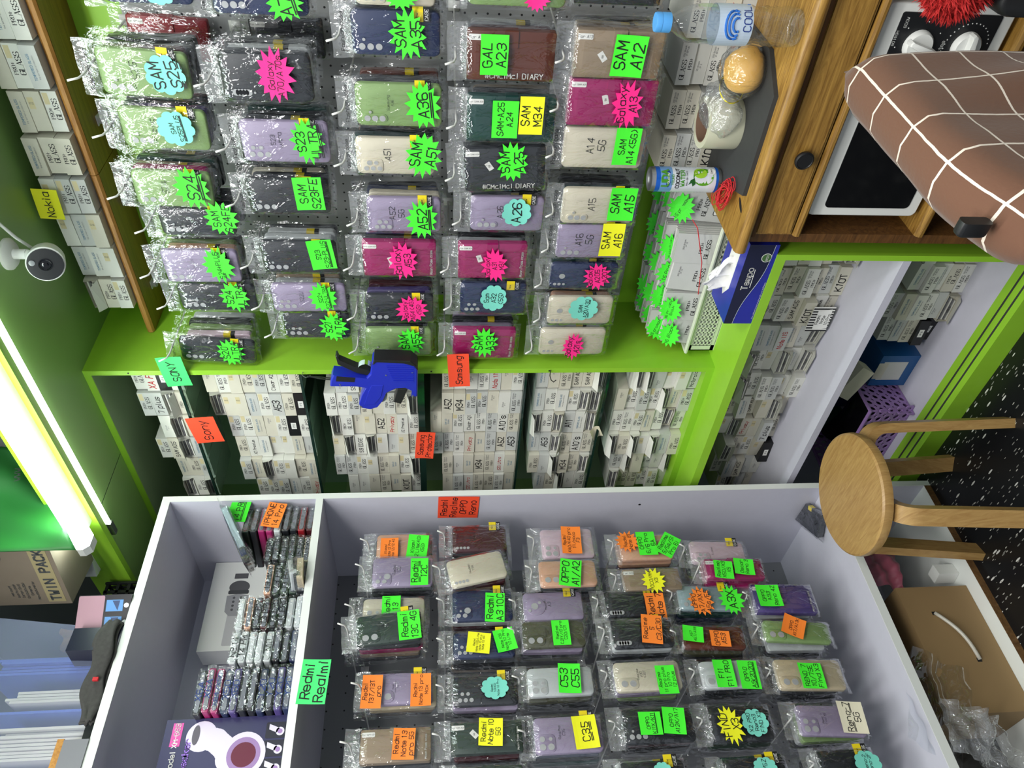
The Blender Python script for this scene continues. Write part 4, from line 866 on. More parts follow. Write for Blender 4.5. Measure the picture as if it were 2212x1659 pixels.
l(4, 6, (1344, 1497, 1533, 1608), 'black', 'p3', '', [('r', 'G', 1405, 1562, 48, 50, 'OPPO|K11X/K11', 2, (1,)), ('r', 'G', 1456, 1556, 48, 58, 'OPPO|A12K/A17', 6)], 4, fash=False, stick=False, back=['maroon', 'black', 'black', 'black'])
l(5, 1, (1490, 1606, 1174, 1222), 'pink', 'q4', 'Xiaomi', (), 3, 3)
pack('L', 1.84, 5, 2, (1521, 1644, 1214, 1256), 'mag', 'none', '', [('r', 'G', 1563, 1230, 40, 38, 'Realme|X50/X3|XS', 8), ('r', 'G', 1607, 1224, 42, 34, 'Oscar|Reno 3', 8)], 4, 2, True, back=['mag', 'maroon', 'pink', 'black'])
l(5, 3, (1464, 1591, 1270, 1322), 'floral', 'p3', '', [('s', 'O', 1514, 1298, 56, 66, 'OPPO|A7/AX7|A5s/F9', 2), ('s', 'G', 1580, 1295, 54, 66, 'A3X')], 4, 3)
l(5, 4, (1472, 1606, 1357, 1406), 'brown', 'none', '', [('r', 'G', 1497, 1369, 44, 34, 'A57|A57/A39', 10), ('r', 'O', 1556, 1379, 42, 34, 'OPPO|A53', 6)], 3, 3, fash=False, stick=False, back=['olive', 'black', 'black'])
l(5, 5, (1512, 1644, 1430, 1490), 'clear', 'r2', '', [('r', 'G', 1565, 1454, 42, 60, 'F11|F11 PRO', 2), ('r', 'G', 1618, 1457, 42, 62, 'OPPO|A9(2020)', 4, (1,))], 4, stick=False, back=['black'] * 4)
l(5, 6, (1530, 1664, 1527, 1604), 'black', 'none', '', [('s', 'Y', 1578, 1566, 56, 88, 'FIND|X3', -4), ('c', 'B', 1631, 1560, 58, 62, 'X2 PRO|Reno3|FIND X3')], 4, 2, stick=False, fash=False)
l(5, 7, (1562, 1700, 1640, 1700), 'black', 'none', '', [('c', 'B', 1653, 1656, 52, 44, '5/5Z')], 3)
l(6, 3, (1624, 1754, 1270, 1330), 'purple', 'none', '', [('r', 'G', 1661, 1287, 50, 46, 'OPPO|A93|Reno 4Z', 2)], 4, 3, True, 'moon', back=['clear', 'black', 'clear', 'black'])
l(6, 4, (1648, 1789, 1346, 1392), 'green', 'r2', '', [('r', 'O', 1714, 1353, 46, 44, 'OPPO|A17/A17K', 28)], 5, 5, stick=False, back=['clear', 'black', 'black', 'taupe', 'black'])
l(6, 5, (1674, 1818, 1428, 1494), 'tan', 'r2', '', [('r', 'G', 1754, 1459, 50, 56, 'RENO 7|10/7SE|Find X3', 4)], 4, 3, stick=False)
l(6, 6, (1721, 1862, 1527, 1594), 'lilac', 'c3', 'Reno 7|Find X5', [('r', 'W', 1841, 1549, 54, 70, 'Reno-7|5G', 6, (0,))], 4, 4, stick=False, fash=False, back=['green', 'clear', 'black', 'clear'])
l(6, 7, (1767, 1888, 1622, 1690), 'black', 'none', '', [('c', 'B', 1875, 1648, 58, 58, 'Reno-2|Reno-2F', 4)], 3)
l(4, 7, (1340, 1480, 1646, 1710), 'black', 'none', '', [('c', 'B', 1432, 1665, 40, 40, '')], 2)
l(2, 7, (985, 1130, 1660, 1725), 'forest', 'none', '', (), 2, 0, True)
# a loose bundle of two dark cases lying on the low shelf behind the stool
pk = obj('phone_case_pack', back_mesh('black', 1)); pk.location = P(1746, 1112, 2, .358); pk.rotation_euler = (-math.pi / 2 + .12, 0, math.radians(28)); pk.location.z = .357
tag(pk, 'dark bagged phone case bound with red cord lying on the low shelf behind the stool', 'phone case')
# ------------------------------------------------------------------ screen protector boxes
BW, BH, BD = .0915, .0315, .165
mat('card_warm', (212, 208, 192), .6, noise=.06, nscale=25); mat('card_grey', (200, 202, 198), .55, noise=.05, nscale=30)
HAND = ['XA FH', 'A52', 'A53', "A10's", 'SAM A05', 'Note 11S', 'XZ Premium', 'M34', 'A11', 'S9 EDGE', 'Privacy', '7 plus', 'Clear A21', 'A40', 'Motorola', 'S20 Ultra', 'K10T', 'Redmi 9']
BM = {}
def box_mesh(v, k=0):
    if (v, k) in BM: return BM[(v, k)]
    rnd = random.Random(v * 31 + k); w, h, d = BW / 2, BH, BD; mb = MB()
    body = 4 if v == 7 else (5 if k % 3 == 1 else 6 if k % 3 == 2 else 0); q = rnd.uniform(-.002, .002)
    open_ = v in (6, 9)
    top_ = [(-w + .0006, 0, 0), (w - .0006, 0, 0), (w, 0, h), (-w, 0, h + q * .3)]
    bk = [(-w, d, 0), (w, d, 0), (w, d, h), (-w, d, h)]
    mb.add(top_ + bk, [(1, 5, 6, 2), (4, 0, 3, 7), (3, 2, 6, 7), (4, 5, 1, 0), (5, 4, 7, 6)], body)
    if open_:
        mb.add([(x * .98, .012, z * .96 + .0006) for x, y, z in top_], [(0, 1, 2, 3)], 7)
        for i in range(5): mb.box(-w * .9, w * (.55 + .06 * i), .002 + .001 * i, .012, .003 + i * .0055, .0065 + i * .0055, 3 if i % 2 else 0)
        fl = rnd.choice((1, -1)); zz = h if fl > 0 else 0
        mb.add([(-w, 0, zz), (w, 0, zz), (w * .9, -.024, zz - fl * .008 + .001), (-w * .9, -.024, zz - fl * .012 + .001)], [(0, 1, 2, 3)], 0)
        mb.add([(w, 0, .002), (w, 0, h), (w + .006, -.016, h * .8), (w + .008, -.013, h * .2)], [(0, 1, 2, 3)], body)
    else: mb.add(top_, [(0, 1, 2, 3)], body)
    y = -.0003; c = h / 2
    if v == 0:
        write(mb, ['PRO+'], .030, .0085, -.004, c + .007, y, .5, 0, 'serif', mi=1); write(mb, ['GLASS'], .046, .0125, .006, c - .0065, y, .5, 0, 'serif', mi=1)
        if k % 2 == 0: mb.add([(.016, y / 2, h - .002), (.016, y / 2, h - .013), (w - .004, y / 2, h - .013), (w - .004, y / 2, h - .002)], [(0, 1, 2, 3)], 8)
    elif v == 1:
        write(mb, ['GLASS'], .042, .0115, -.012, c + .005, y, .5, 0, 'serif', mi=1); write(mb, ['PRO+'], .026, .008, .001, c - .0085, y, .5, 0, 'serif', mi=1)
        write(mb, ['20D Black', 'iP 6Plus'], .024, .010, .028, c + .006, y, .9, 0, mi=3)
    elif v == 2:
        write(mb, ['TEMPERED GLASS'], .056, .0065, 0, c + .004, y, 1.0, 0, mi=9); write(mb, ['the screen protection'], .05, .0045, 0, c - .004, y, .7, 0, mi=3)
    elif v == 3: write(mb, ['2D Black', 'iP X'], .022, .011, (-.005, .02, -.02)[k % 3], c + .001, y, .85, 0, mi=3)
    elif v == 4:
        mb.add([(.006, y, h - .003), (.006, y, h - .015), (.032, y, h - .015), (.032, y, h - .003)], [(0, 3, 2, 1)][::1] and [(0, 1, 2, 3)], 8); write(mb, ['2D', '6S'], .016, .009, .019, h - .009, y * 2, .8, 0, mi=3)
    elif v == 5: write(mb, [HAND[k % len(HAND)]], .066, .021, -.004, c, y, .9, 1, mi=1 if k % 5 else 10, seed=k)
    elif v == 6: write(mb, ['PRO+'], .03, .007, 0, c, -.004, .5, 0, 'serif', mi=1)
    elif v == 7:
        mb.add([(-.014, y, c - .007), (.014, y, c - .007), (.014, y, c + .007), (-.014, y, c + .007)], [(0, 1, 2, 3)], 2); write(mb, ['iP 6'], .018, .006, 0, c, y * 2, .9, 0, mi=1)
    elif v == 8: write(mb, ['SAM A21', 'black'], .03, .013, .004, c, y, .9, 0, mi=9)
    BM[(v, k)] = mb.mesh('screen_protector_box', ['card', 'ink', 'paper', 'ink_grey', 'blackcard', 'card_warm', 'card_grey', 'card_in', 'beige', 'ink_teal', 'ink_red'])
    return BM[(v, k)]
VK = [(0, 0), (0, 1), (0, 2), (0, 3), (1, 0), (1, 1), (1, 2), (2, 0), (2, 1), (2, 2), (3, 0), (3, 1), (3, 2), (4, 0), (4, 1), (8, 0), (8, 1), (9, 0), (6, 0), (6, 1)] + [(5, i) for i in range(18)]
WORD = {0: 'white box with serif print', 1: 'white box with serif print', 2: 'white box with small blue print', 3: 'white box with tiny grey print', 4: 'white box with beige sticker', 5: 'white box with marker writing', 6: 'open white box', 7: 'black box with white label', 8: 'white box with small blue print', 9: 'torn open white box'}
NBOX = [0]
def boxes(place, x0, y, z0, counts, mix, pitch=.0945, seed=1, tilt=.6, special={}, step=None, grp='glass protector boxes'):
    rnd = random.Random(seed)
    for ci, n in enumerate(counts):
        cx = x0 - pitch * ci; yy = y + rnd.uniform(-.006, .012); z = z0; last = 0
        for k in range(n):
            if (ci, k) in special: v = special[(ci, k)]
            else:
                m = rnd.choice(mix); pool = [q for q in VK if q[0] == m]; v = rnd.choice(pool)
            o = obj('screen_protector_box', box_mesh(*v)); NBOX[0] += 1
            a = rnd.uniform(-.02, .02) * tilt * 2; last = rnd.uniform(-.5, .5)
            sz = rnd.uniform(.97, 1.05)
            o.location = (cx + rnd.uniform(-.003, .003) * tilt, yy + rnd.uniform(-.006, .008) * tilt, z + .0004); o.rotation_euler = (0, 0, a * 1.4); o.scale = (rnd.uniform(.95, 1.0), 1, sz)
            z += BH * sz + .0007
            if v[0] == 6: yy += .0
            tag(o, uniq(f'{WORD[v[0]]}, {ORD[k + 1]} from bottom, {ORD[ci + 1]} stack, {place}'), 'box', grp)
MIX = [0, 0, 0, 1, 1, 2, 2, 3, 3, 4, 5, 8, 9]
boxes('top glass shelf', -1.497, 1.488, 2.19, [4, 4, 3, 4, 3, 3], [0, 0, 2, 3, 5, 9], seed=2, special={(0, 3): (0, 0), (0, 2): (5, 0), (0, 1): (7, 0), (1, 3): (0, 2), (1, 1): (6, 0), (2, 2): (3, 0)})
boxes('second glass shelf', -1.497, 1.488, 1.87, [8, 8, 7, 7, 7, 6], [0, 0, 2, 2, 2, 3, 4, 5, 9], seed=3, special={(0, 7): (3, 1), (0, 6): (1, 0), (0, 4): (0, 1), (0, 3): (0, 2), (0, 1): (0, 3), (0, 0): (0, 1), (1, 0): (7, 0), (2, 1): (7, 1), (3, 5): (5, 6)})
boxes('third glass shelf', -1.497, 1.488, 1.558, [7, 8, 8, 8, 8, 7], [0, 1, 1, 0, 3, 4, 5, 9, 8], seed=4, special={(3, 5): (5, 9), (2, 2): (5, 10)})
boxes('fourth glass shelf', -1.497, 1.488, 1.263, [7, 7, 8, 8, 7, 7], [1, 1, 1, 3, 8, 0, 5, 3], seed=5, special={(1, 5): (5, 7), (3, 0): (5, 2), (3, 1): (5, 1), (2, 4): (5, 12), (3, 4): (5, 10)})
boxes('fifth glass shelf', -1.497, 1.488, 1.03, [6, 6, 6, 6, 6, 5], [2, 0, 1, 3, 5, 6, 9], seed=6, special={(0, 2): (5, 4), (0, 1): (5, 4), (0, 4): (3, 1), (0, 3): (1, 1), (1, 3): (2, 0), (1, 2): (0, 0), (3, 1): (5, 3), (2, 2): (5, 8)})
boxes('under the glass shelves', -1.497, 1.488, .757, [6, 7, 7, 7, 6, 6], [0, 2, 3, 4, 6, 9, 1, 0], seed=7, tilt=1.4, special={(0, 0): (5, 14), (1, 3): (0, 0), (1, 1): (2, 1)})
boxes('low cabinet upper shelf', -1.075, 1.515, .425, [7, 7, 7, 7, 6, 6, 6, 6, 5, 5, 4], [0, 1, 1, 3, 4, 9, 6, 5, 2], pitch=.0975, seed=8, tilt=2.2, special={(1, 3): (1, 0), (1, 2): (1, 1), (1, 1): (1, 2), (2, 4): (1, 0), (3, 3): (5, 5), (8, 0): (7, 0), (0, 1): (5, 12), (2, 2): (5, 16)})
boxes('low cabinet bottom shelf', -1.085, 1.55, .061, [5, 5, 6, 5], [2, 2, 0, 1, 3, 6], pitch=.0975, seed=9, tilt=1.5, special={(0, 0): (0, 1), (0, 1): (0, 3), (1, 3): (1, 0), (1, 1): (0, 1), (3, 0): (7, 0), (3, 1): (7, 1)})
boxes('back of the pine desk', -.44, 1.565, DZ, [4, 4, 4, 4, 4], [1, 1, 3, 1, 5], pitch=.1, seed=10, tilt=.7, special={(3, 0): (5, 11), (3, 1): (5, 11), (3, 2): (1, 1)})
boxes('wooden wall shelf', -.60, 1.585, 2.288, [3, 3, 3, 3, 3, 3, 3, 3], [2, 2, 0, 0, 0, 4], pitch=.0975, seed=11, tilt=.5, special={(7, 0): (0, 0), (7, 1): (0, 1), (7, 2): (6, 1)})
# striped box and the notes lying among the boxes
p = P(1772, 690, 1, 1.497)
sb = MB().box(-.042, .042, 0, .002, -.03, .03, 0)
for k in range(9): sb.box(-.042 + k * .0095, -.0375 + k * .0095, -.0006, 0, -.03, .03, 1)
sb.add([(-.03, -.001, -.028), (.036, -.001, -.022), (.03, -.001, .016), (-.036, -.001, .012)], [(0, 1, 2, 3)], 0); write(sb, ['Redmi', 'Note', '10 Pro'], .05, .036, 0, -.005, -.0014, .8, 1, mi=1)
o = sb.build('striped_card', ['paper', 'ink']); o.location = p; tag(o, 'black and white striped card with a handwritten note on the upper cabinet shelf boxes', 'card')
p = P(1280, 940, 1, 1.465)
nt = MB().grid(lambda u, v: ((u - .5) * .055, .010 * math.sin(3 * v) - .012 * u, (v - .5) * .036 - .03 * u), 6, 6).build('folded_note', [mat('cream_paper', (234, 228, 200), .7)], smooth=True); nt.location = p; nt.rotation_euler = (0, math.radians(-50), 0)
tag(nt, 'folded cream paper note leaning at the fifth glass shelf edge', 'paper')

# ------------------------------------------------------------------ price labelling gun
GY = 1.408
def px_pts(pts, y, s=2.99, ox=700, oy=450):
    o = [PL('R', ox + a / s, oy + b / s, y) for a, b in pts]; A = sum(o[i - 1][0] * o[i][1] - o[i][0] * o[i - 1][1] for i in range(len(o)))
    return o if A > 0 else o[::-1]
gun = thing('price_gun', 'blue and black price labelling gun hanging by a black cord on the green post', 'price gun', loc=(-1.45, GY, 1.65))
gb = [(45, 1085), (60, 1047), (200, 1060), (275, 1068), (300, 1040), (312, 965), (330, 950), (520, 962), (585, 985), (606, 1010), (604, 1186), (572, 1188), (576, 1150), (535, 1130), (470, 1135), (405, 1165), (378, 1220), (345, 1258), (300, 1270), (248, 1262), (228, 1240), (245, 1180), (268, 1132), (200, 1120), (42, 1118)]
wob('body', MB().prism(px_pts(gb, GY), GY - .018, GY + .018, 0, .004, cen=PL('R', 830, 812, GY)), [mat('gun_blue', (30, 44, 176), .35)], gun)
wob('panel', MB().prism(px_pts([(310, 1110), (385, 1110), (372, 1180), (330, 1232), (262, 1236), (290, 1150)], GY), GY - .0195, GY - .017, 0, .001), ['gun_blue'], gun)
rl = MB()
for k in range(9):
    a = px_pts([(402 + 6 * k, 985 + 12 * k), (580, 985 + 12 * k), (580, 990 + 12 * k), (402 + 6 * k, 990 + 12 * k)], GY); rl.prism(a, GY - .0195, GY - .017)
wob('ribs', rl, ['gun_blue'], gun)
wob('slot', MB().prism(px_pts([(85, 1052), (205, 1062), (200, 1090), (80, 1085)], GY), GY - .0188, GY - .017), ['ink'], gun)
wob('top_cover', MB().prism(px_pts([(315, 975), (325, 945), (560, 952), (600, 985), (607, 1010), (590, 985), (520, 965), (335, 958)], GY), GY - .0205, GY + .02, 0, .002), ['black'], gun)
wob('trigger', MB().prism(px_pts([(75, 938), (84, 936), (96, 962), (205, 1008), (312, 1036), (300, 1066), (214, 1048), (90, 992)], GY), GY - .010, GY + .010, 0, .002), ['black'], gun)
wob('ink_roller', MB().prism(px_pts([(478, 1140), (545, 1135), (520, 1195), (498, 1240), (450, 1228)], GY), GY - .015, GY + .012, 0, .003), ['black'], gun)
rc = PL('R', 820, 852, GY)
wob('label_wheel', MB().lathe([(.018, -.010), (.020, -.010), (.020, .010), (.018, .010)], 28).warp(lambda x, y, z: (rc[0] + x, GY + z, rc[1] + y)), [mat('wheel_grey', (120, 130, 140), .4)], gun, angle=40)
lc = PL('R', 789, 793, GY)
wob('label_strip', MB().grid(lambda u, v: (lc[0] + .018 * math.cos(6.28 * u * .93), GY - .009 + .018 * v, lc[1] + .018 * math.sin(6.28 * u * .93)), 30, 1), [mat('label_roll', (206, 226, 226), .5)], gun, smooth=True)
scm = MB()
for a, b in ((245, 1250), (575, 1178), (402, 1046), (570, 1027), (107, 1107), (300, 980)): q2 = PL('R', 700 + a / 2.99, 450 + b / 2.99, GY); scm.prism(disc(.0022, *q2, n=10), GY - .0192, GY - .016)
wob('screws', scm, ['metal'], gun)
c0, c1 = Vector((XC - .012, 1.449, 1.845)), P(716, 817, 1, GY)
wob('cord', MB().tube([c0, (c0 + c1) / 2 + Vector((0, 0, -.004)), c1], .0016, 6), ['black'], gun)
wob('cord', MB().tube([c0, (c0 + c1) / 2 + Vector((-.006, 0, -.002)), c1 + Vector((-.006, 0, 0))], .0016, 6), ['black'], gun)

# ------------------------------------------------------------------ white basket of glass packs on the counter
bk = thing('plastic_basket', 'pale green-white perforated basket of glass packs on the green counter', 'basket', loc=(-1.21, 1.60, .735))
KX0, KX1, KY0, KY1, KZ = -1.405, -1.0, 1.505, 1.70, .818
wall = MB()
def cells(fx, n, m, a0, a1, z0, z1):
    """perforated wall: bars between n x m square holes"""
    du, dv = (a1 - a0) / n, (z1 - z0) / m; g = .30
    for i in range(n + 1): a = a0 + i * du; wall.add(fx(a - du * g / 2, a + du * g / 2, z0, z1), FQ)
    for j in range(m + 1): z = z0 + j * dv; wall.add(fx(a0, a1, z - dv * g / 2, z + dv * g / 2), FQ)
FQ = [(0, 1, 3, 2), (4, 6, 7, 5), (0, 4, 5, 1), (2, 3, 7, 6), (0, 2, 6, 4), (1, 5, 7, 3)]
fy = lambda y0, y1: (lambda a, b, c, d_: [(x, y, z) for x in (a, b) for y in (y0, y1) for z in (c, d_)])
fx_ = lambda x0, x1: (lambda a, b, c, d_: [(x, y, z) for x in (x0, x1) for y in (a, b) for z in (c, d_)])
cells(fy(KY0, KY0 + .003), 24, 5, KX0 + .02, KX1 - .02, .748, .800); cells(fy(KY1 - .003, KY1), 20, 5, KX0 + .02, KX1 - .02, .748, .800)
for (a, b) in ((KX0, KX0 + .02), (KX1 - .02, KX1)):
    wall.box(a, b, KY0, KY0 + .003, .737, .812); wall.box(a, b, KY1 - .003, KY1, .737, .812)
wall.box(KX0, KX1, KY0, KY0 + .003, .737, .747).box(KX0, KX1, KY0, KY0 + .003, .801, .812)
wall.box(KX0, KX0 + .003, KY0, KY1, .737, .812).box(KX1 - .003, KX1, KY0, KY1, .737, .812).box(KX0, KX1, KY0, KY1, .735, .738)
wob('body', wall, [mat('basket_white', (208, 216, 194), .45)], bk)
wob('rim', MB().tube([(KX0 - .003, KY0 - .003, KZ - .004), (KX1 + .003, KY0 - .003, KZ - .004), (KX1 + .003, KY1 + .003, KZ - .004), (KX0 - .003, KY1 + .003, KZ - .004)], .0055, 8, closed=True), ['basket_white'], bk)
def bundle_mesh(k):
    r = random.Random(k); mb = MB(); n = 9
    for i in range(n): mb.box(-.044 + r.uniform(-.001, .001), .044, i * .0045, i * .0045 + .0037, r.uniform(-.001, .002), .178 + r.uniform(-.003, .003), 0 if i % 2 else 3)
    write(mb, ['PRO+'], .034, .011, .004, .098, -.0006, .5, 0, 'serif', mi=1); write(mb, ['GLASS'], .058, .015, 0, .078, -.0006, .5, 0, 'serif', mi=1)
    write(mb, ['20D Black', 'iP 12'], .03, .012, .012, .150, -.0006, .8, 0, mi=2); mb.prism(rrect(.024, .024, .005, 3, -.012, .040), -.0008, -.0004, 1); mb.prism(rrect(.020, .020, .004, 3, -.012, .040), -.0011, -.0008, 0); write(mb, ['IN'], .012, .008, -.012, .040, -.0014, 1, 0, mi=1)
    return mb.mesh('glass_pack', ['paper', 'ink', 'ink_grey', 'card_grey'])
BMS = [bundle_mesh(k) for k in range(3)]
NAMES = ['16 Black', '16 Privacy|Black', '16 plus Black', '16 plus|privacy', '16 promax|Black', '15 pro Black', '15 Pro|Privacy', '15 plus Privacy|Black', '15 promax', '15 promax|Privacy', '13 Pro Black', '14 Pro Black', '14 plus Privacy', '14 promax', '13 Black', '12 Privacy', '12 pro max', '12 pro max|Privacy', '12 Pro Black', '13 mini Black', '12 mini', '11 Black', '12 Black', '14 Black', '14 pro max|Black']
kk = 0
for row in range(4):
    for c in range(5 if row else 4):
        x = KX0 + .052 + c * .092 - (.0 if row else -.0); y = KY0 + .012 + row * .044
        o = bpy.data.objects.new('glass_pack', BMS[kk % 3]); COL.objects.link(o); rn = random.Random(kk)
        hgt = (0 if row == 0 and c == 0 else .02) + row * .012 + c * .008
        o.location = (x, y, .741 + hgt * .6); o.rotation_euler = (rn.uniform(-.08, -.02) if row else -.10, rn.uniform(-.05, .06), rn.uniform(-.06, .06)); o.scale = (1, 1, .80 if not row else .86)
        tag(o, f'bundle of white glass packs with green star tag, {ORD[row + 1]} row, {ORD[c + 1]} from the basket end', 'glass pack', 'glass packs in the basket')
        if not (row == 0 and c in (2, 3)):
            s = tag_mesh(o, 'price_tag', 's', 'G', .084, .078, NAMES[kk % 25].split('|'), 300 + kk, (), .2, sw=.7)
            s.location = (rn.uniform(-.02, .0), -.008 if row else -.010, (.150 if row else .155) + rn.uniform(0, .012)); s.rotation_euler = (rn.uniform(-.5, -.1), rn.uniform(-.1, .3), 0)
        kk += 1
rbn = MB().tube([(-1.20, 1.498, .83), (-1.10, 1.4985, .845), (-1.0, 1.499, .88), (-.99, 1.52, .89)], .0012, 5).build('rubber_band', ['red_cord']); tag(rbn, 'thin red rubber band round the front glass packs', 'rubber band')

# ------------------------------------------------------------------ flat cases stacked in the top compartment of the unit
ZS = 1.849
def flat_mesh(col, t, ink, seed, th=.0195):
    r = random.Random(seed); mb = MB(); w = .080
    mb.prism(rrect(w, th * .86, .004, 3, 0, th / 2), .004, .155, 0, .003); mb.prism(rrect(w * .90, th * .52, .004, 3, 0, th / 2), .0015, .0045, 3)
    if t: write(mb, [t], w * .72, th * .8, 0, th / 2, -.0012, .8, .8, mi=2 if ink else 4, seed=seed)
    mb.prism(disc(.0022, w * .36, th / 2, 8), .0008, .002, 5)
    f = MB().grid(lambda u, v: (-w / 2 - .003 + (w + .006) * u + r.uniform(-.0015, .0015), r.uniform(-.0035, .0005), th * v), 8, 3); b = len(mb.v); mb.v += f.v; mb.f += [tuple(b + i for i in q_) for q_ in f.f]; mb.m += [1] * len(f.f)
    return mb
def flat_stack(y0, y1, n, x, cols, texts, ink, where, th=.0195, z0=ZS, lean=0):
    u0, _ = PL('L', 560, y1, -x); u1, _ = PL('L', 560, y0, -x); uc = (u0 + u1) / 2; sc = (u1 - u0) / .084
    for k in range(n):
        c = cols[k % len(cols)]; t = texts[(n - 1 - k) % len(texts)] if texts else ''
        o = flat_mesh(c, t, ink, k * 7 + n, th).build('boxed_phone_case', ['case_' + c, 'film', 'ink_blue', 'case_clear' if c == 'clear' else 'sleeve', 'ink', 'paper'])
        rn = random.Random(k + n * 3); at(o, 'L', uc + rn.uniform(-.003, .003), z0 + k * (th + .0006), -x + rn.uniform(-.004, .004)); o.rotation_euler.z += rn.uniform(-.04, .04) + lean; o.scale = (sc, 1, 1)
        tag(o, uniq(f'{CASEC[c][0]} sleeved case lying flat, {ORD[k + 1]} from bottom, {where}'), 'phone case', 'phone cases stacked flat in the top compartment')
flat_stack(1437, 1536, 11, -1.80, ['navy', 'purple', 'black', 'navy', 'black', 'black', 'purple', 'navy', 'mag', 'mag', 'black'], ['X6A', 'X6A', 'X84/X50', 'X50', 'X60', '', '', 'Y20', 'Y20', 'Y20', 'Y20'], 1, 'stack beside the speaker box')
flat_stack(1360, 1430, 8, -1.80, ['navy', 'black', 'black', 'clear', 'clear', 'clear', 'clear', 'clear'], ['N9 14', '14 PM', '', '', 'N10', '', '', ''], 0, 'stack under the clear bags')
flat_stack(1287, 1357, 8, -1.80, ['clear', 'clear', 'black', 'black', 'maroon', 'black', 'peach', 'clear'], ['', '', '12 PM', '13 PRO', '13 PRO', '11 PRO', '', ''], 0, 'middle stack')
flat_stack(1216, 1283, 5, -1.80, ['black', 'forest', 'forest', 'forest', 'peach'], ['13 MAX', '13 PM', '13 PRO', '13 PRO', ''], 0, 'fourth stack from the speaker box', .021)
flat_stack(1158, 1213, 6, -1.80, ['tan', 'forest', 'forest', 'black', 'black', 'black'], ['13 PRO', '13 PM', '13 PM', '15 PRO', '15 PRO', '15 PRO'], 0, 'second stack from the end panel', .0195)
flat_stack(1090, 1150, 9, -1.805, ['maroon', 'red', 'black', 'black', 'clear', 'mag', 'mag', 'black', 'forest'], [''], 0, 'stack by the end panel', .021, lean=.12)
for k in range(5):   # upright bags leaning on that stack
    c = ('floral', 'black', 'navy', 'olive', 'black')[k]
    o = obj('phone_case_pack', back_mesh(c, 0)); at(o, 'L', PL('L', 560, 1140 + 7 * k, 1.80)[0] - .0, ZS + .215 - .004 * k, 1.815 + .006 * k, math.radians(88 + 2 * k)); o.rotation_euler = (math.radians(62), math.radians(0), math.radians(160 + 2 * k)); o.scale = (1, 1, .8)
    tag(o, f'{CASEC[c][0]} bagged case, {ORD[k + 1]} of the bundle above the end panel stack', 'phone case', 'bags under the green double underlined sign')
for k in range(3):
    o = obj('phone_case_pack', back_mesh(('tan', 'black', 'clear')[k], 0)); at(o, 'L', PL('L', 650, 1240, 1.79)[0], ZS + .008 + .011 * k, 1.80 + .002 * k); o.rotation_euler = (math.radians(-84 + 5 * k), 0, math.radians(12 + 8 * k)); o.scale = (.9, 1, .45)
    tag(o, f'{("tan", "black", "clear")[k]} soft bag squeezed under the fourth stack of flat cases', 'phone case')
# microphone box
u0, z0 = PL('L', 425, 1408, 2.11); u1, z1 = PL('L', 466, 1216, 2.11)
mz = (z0 + z1) / 2
mb_ = thing('microphone_box', 'white product box printed with a grey karaoke microphone in the top compartment', 'box', loc=(-2.11, (u0 + u1) / 2, ZS))
def on_back(name, mb, mats, parent=mb_, x=-2.11, **k):
    o = mb.build(name, mats, parent, **k); o.location = Vector((x, 0, 0)) - parent.location; o.rotation_euler = (0, 0, math.pi / 2); return o
on_back('carton', MB().box(u0, u1, 0, .085, ZS, mz), ['white'])
um = (u0 + u1) / 2; zm = mz - .085
mic = MB()
def grot(pts): return pts
L_ = u1 - u0
mic.prism(rrect(L_ * .34, .040, .004, 3, u0 + L_ * .22, zm), -.0005, 0, 0); mic.prism([(u0 + L_ * .37, zm - .016), (u0 + L_ * .42, zm - .030), (u0 + L_ * .60, zm - .032), (u0 + L_ * .62, zm), (u0 + L_ * .60, zm + .032), (u0 + L_ * .42, zm + .030), (u0 + L_ * .37, zm + .016)], -.0006, 0, 1)
mic.prism(rrect(L_ * .045, .06, .004, 3, u0 + L_ * .64, zm), -.0008, 0, 2); mic.prism(disc(L_ * .075, u0 + L_ * .70, zm, 24, .030), -.0007, 0, 3)
for i in range(2):
    for j in range(4): mic.prism(disc(.004, u0 + L_ * (.44 + .045 * j), zm - .010 + .02 * i, 8), -.001, -.0006, 3)
mic.box(u0 + L_ * .80, u0 + L_ * .86, -.0005, 0, zm - .02, zm + .02, 3)
on_back('printing', mic, [mat('mic_grey', (186, 186, 188), .5), mat('mic_mid', (150, 150, 154), .5), mat('mic_dark', (60, 60, 64), .5), mat('mic_head', (80, 80, 84), .5)])
# horn speaker box
s0, t0 = PL('L', 362, 1556, 1.835); s1, t1 = PL('L', 620, 1556, 1.835)
sp_ = thing('speaker_box', 'dark purple speaker carton showing a white horn speaker beside the flat cases', 'box', loc=(-1.835, s0 - .1, ZS))
def on_sp(name, mb, mats): return on_back(name, mb, mats, sp_, -1.835)
SU = s0 - .27
on_sp('carton', MB().box(SU, s0, 0, .16, ZS, t0), [mat('speaker_carton', (44, 42, 82), .35, noise=.35, nscale=9)])
H = t0 - ZS
pr2 = MB(); hx, hz = s0 - .105, ZS + H * .42
horn = [(hx - .01 + (.05 - .035 * k / 8) * math.cos(2.6 - .22 * k) * 1.0, hz + .03) for k in range(1)]
path = [(s0 - .040, ZS + H * .70), (s0 - .050, ZS + H * .58), (s0 - .068, ZS + H * .50), (s0 - .09, ZS + H * .45)]
EPS = [-.0005]
def ep(): EPS[0] -= .00004; return EPS[0]
for (a, b), w0 in zip(path, (.034, .026, .024, .03)): pr2.prism(disc(w0, a, b, 22), ep(), 0, 0)
for i in range(3):
    for t in (.25, .5, .75):
        a = path[i][0] + (path[i + 1][0] - path[i][0]) * t; b = path[i][1] + (path[i + 1][1] - path[i][1]) * t; pr2.prism(disc(.0255, a, b, 20), ep(), 0, 0)
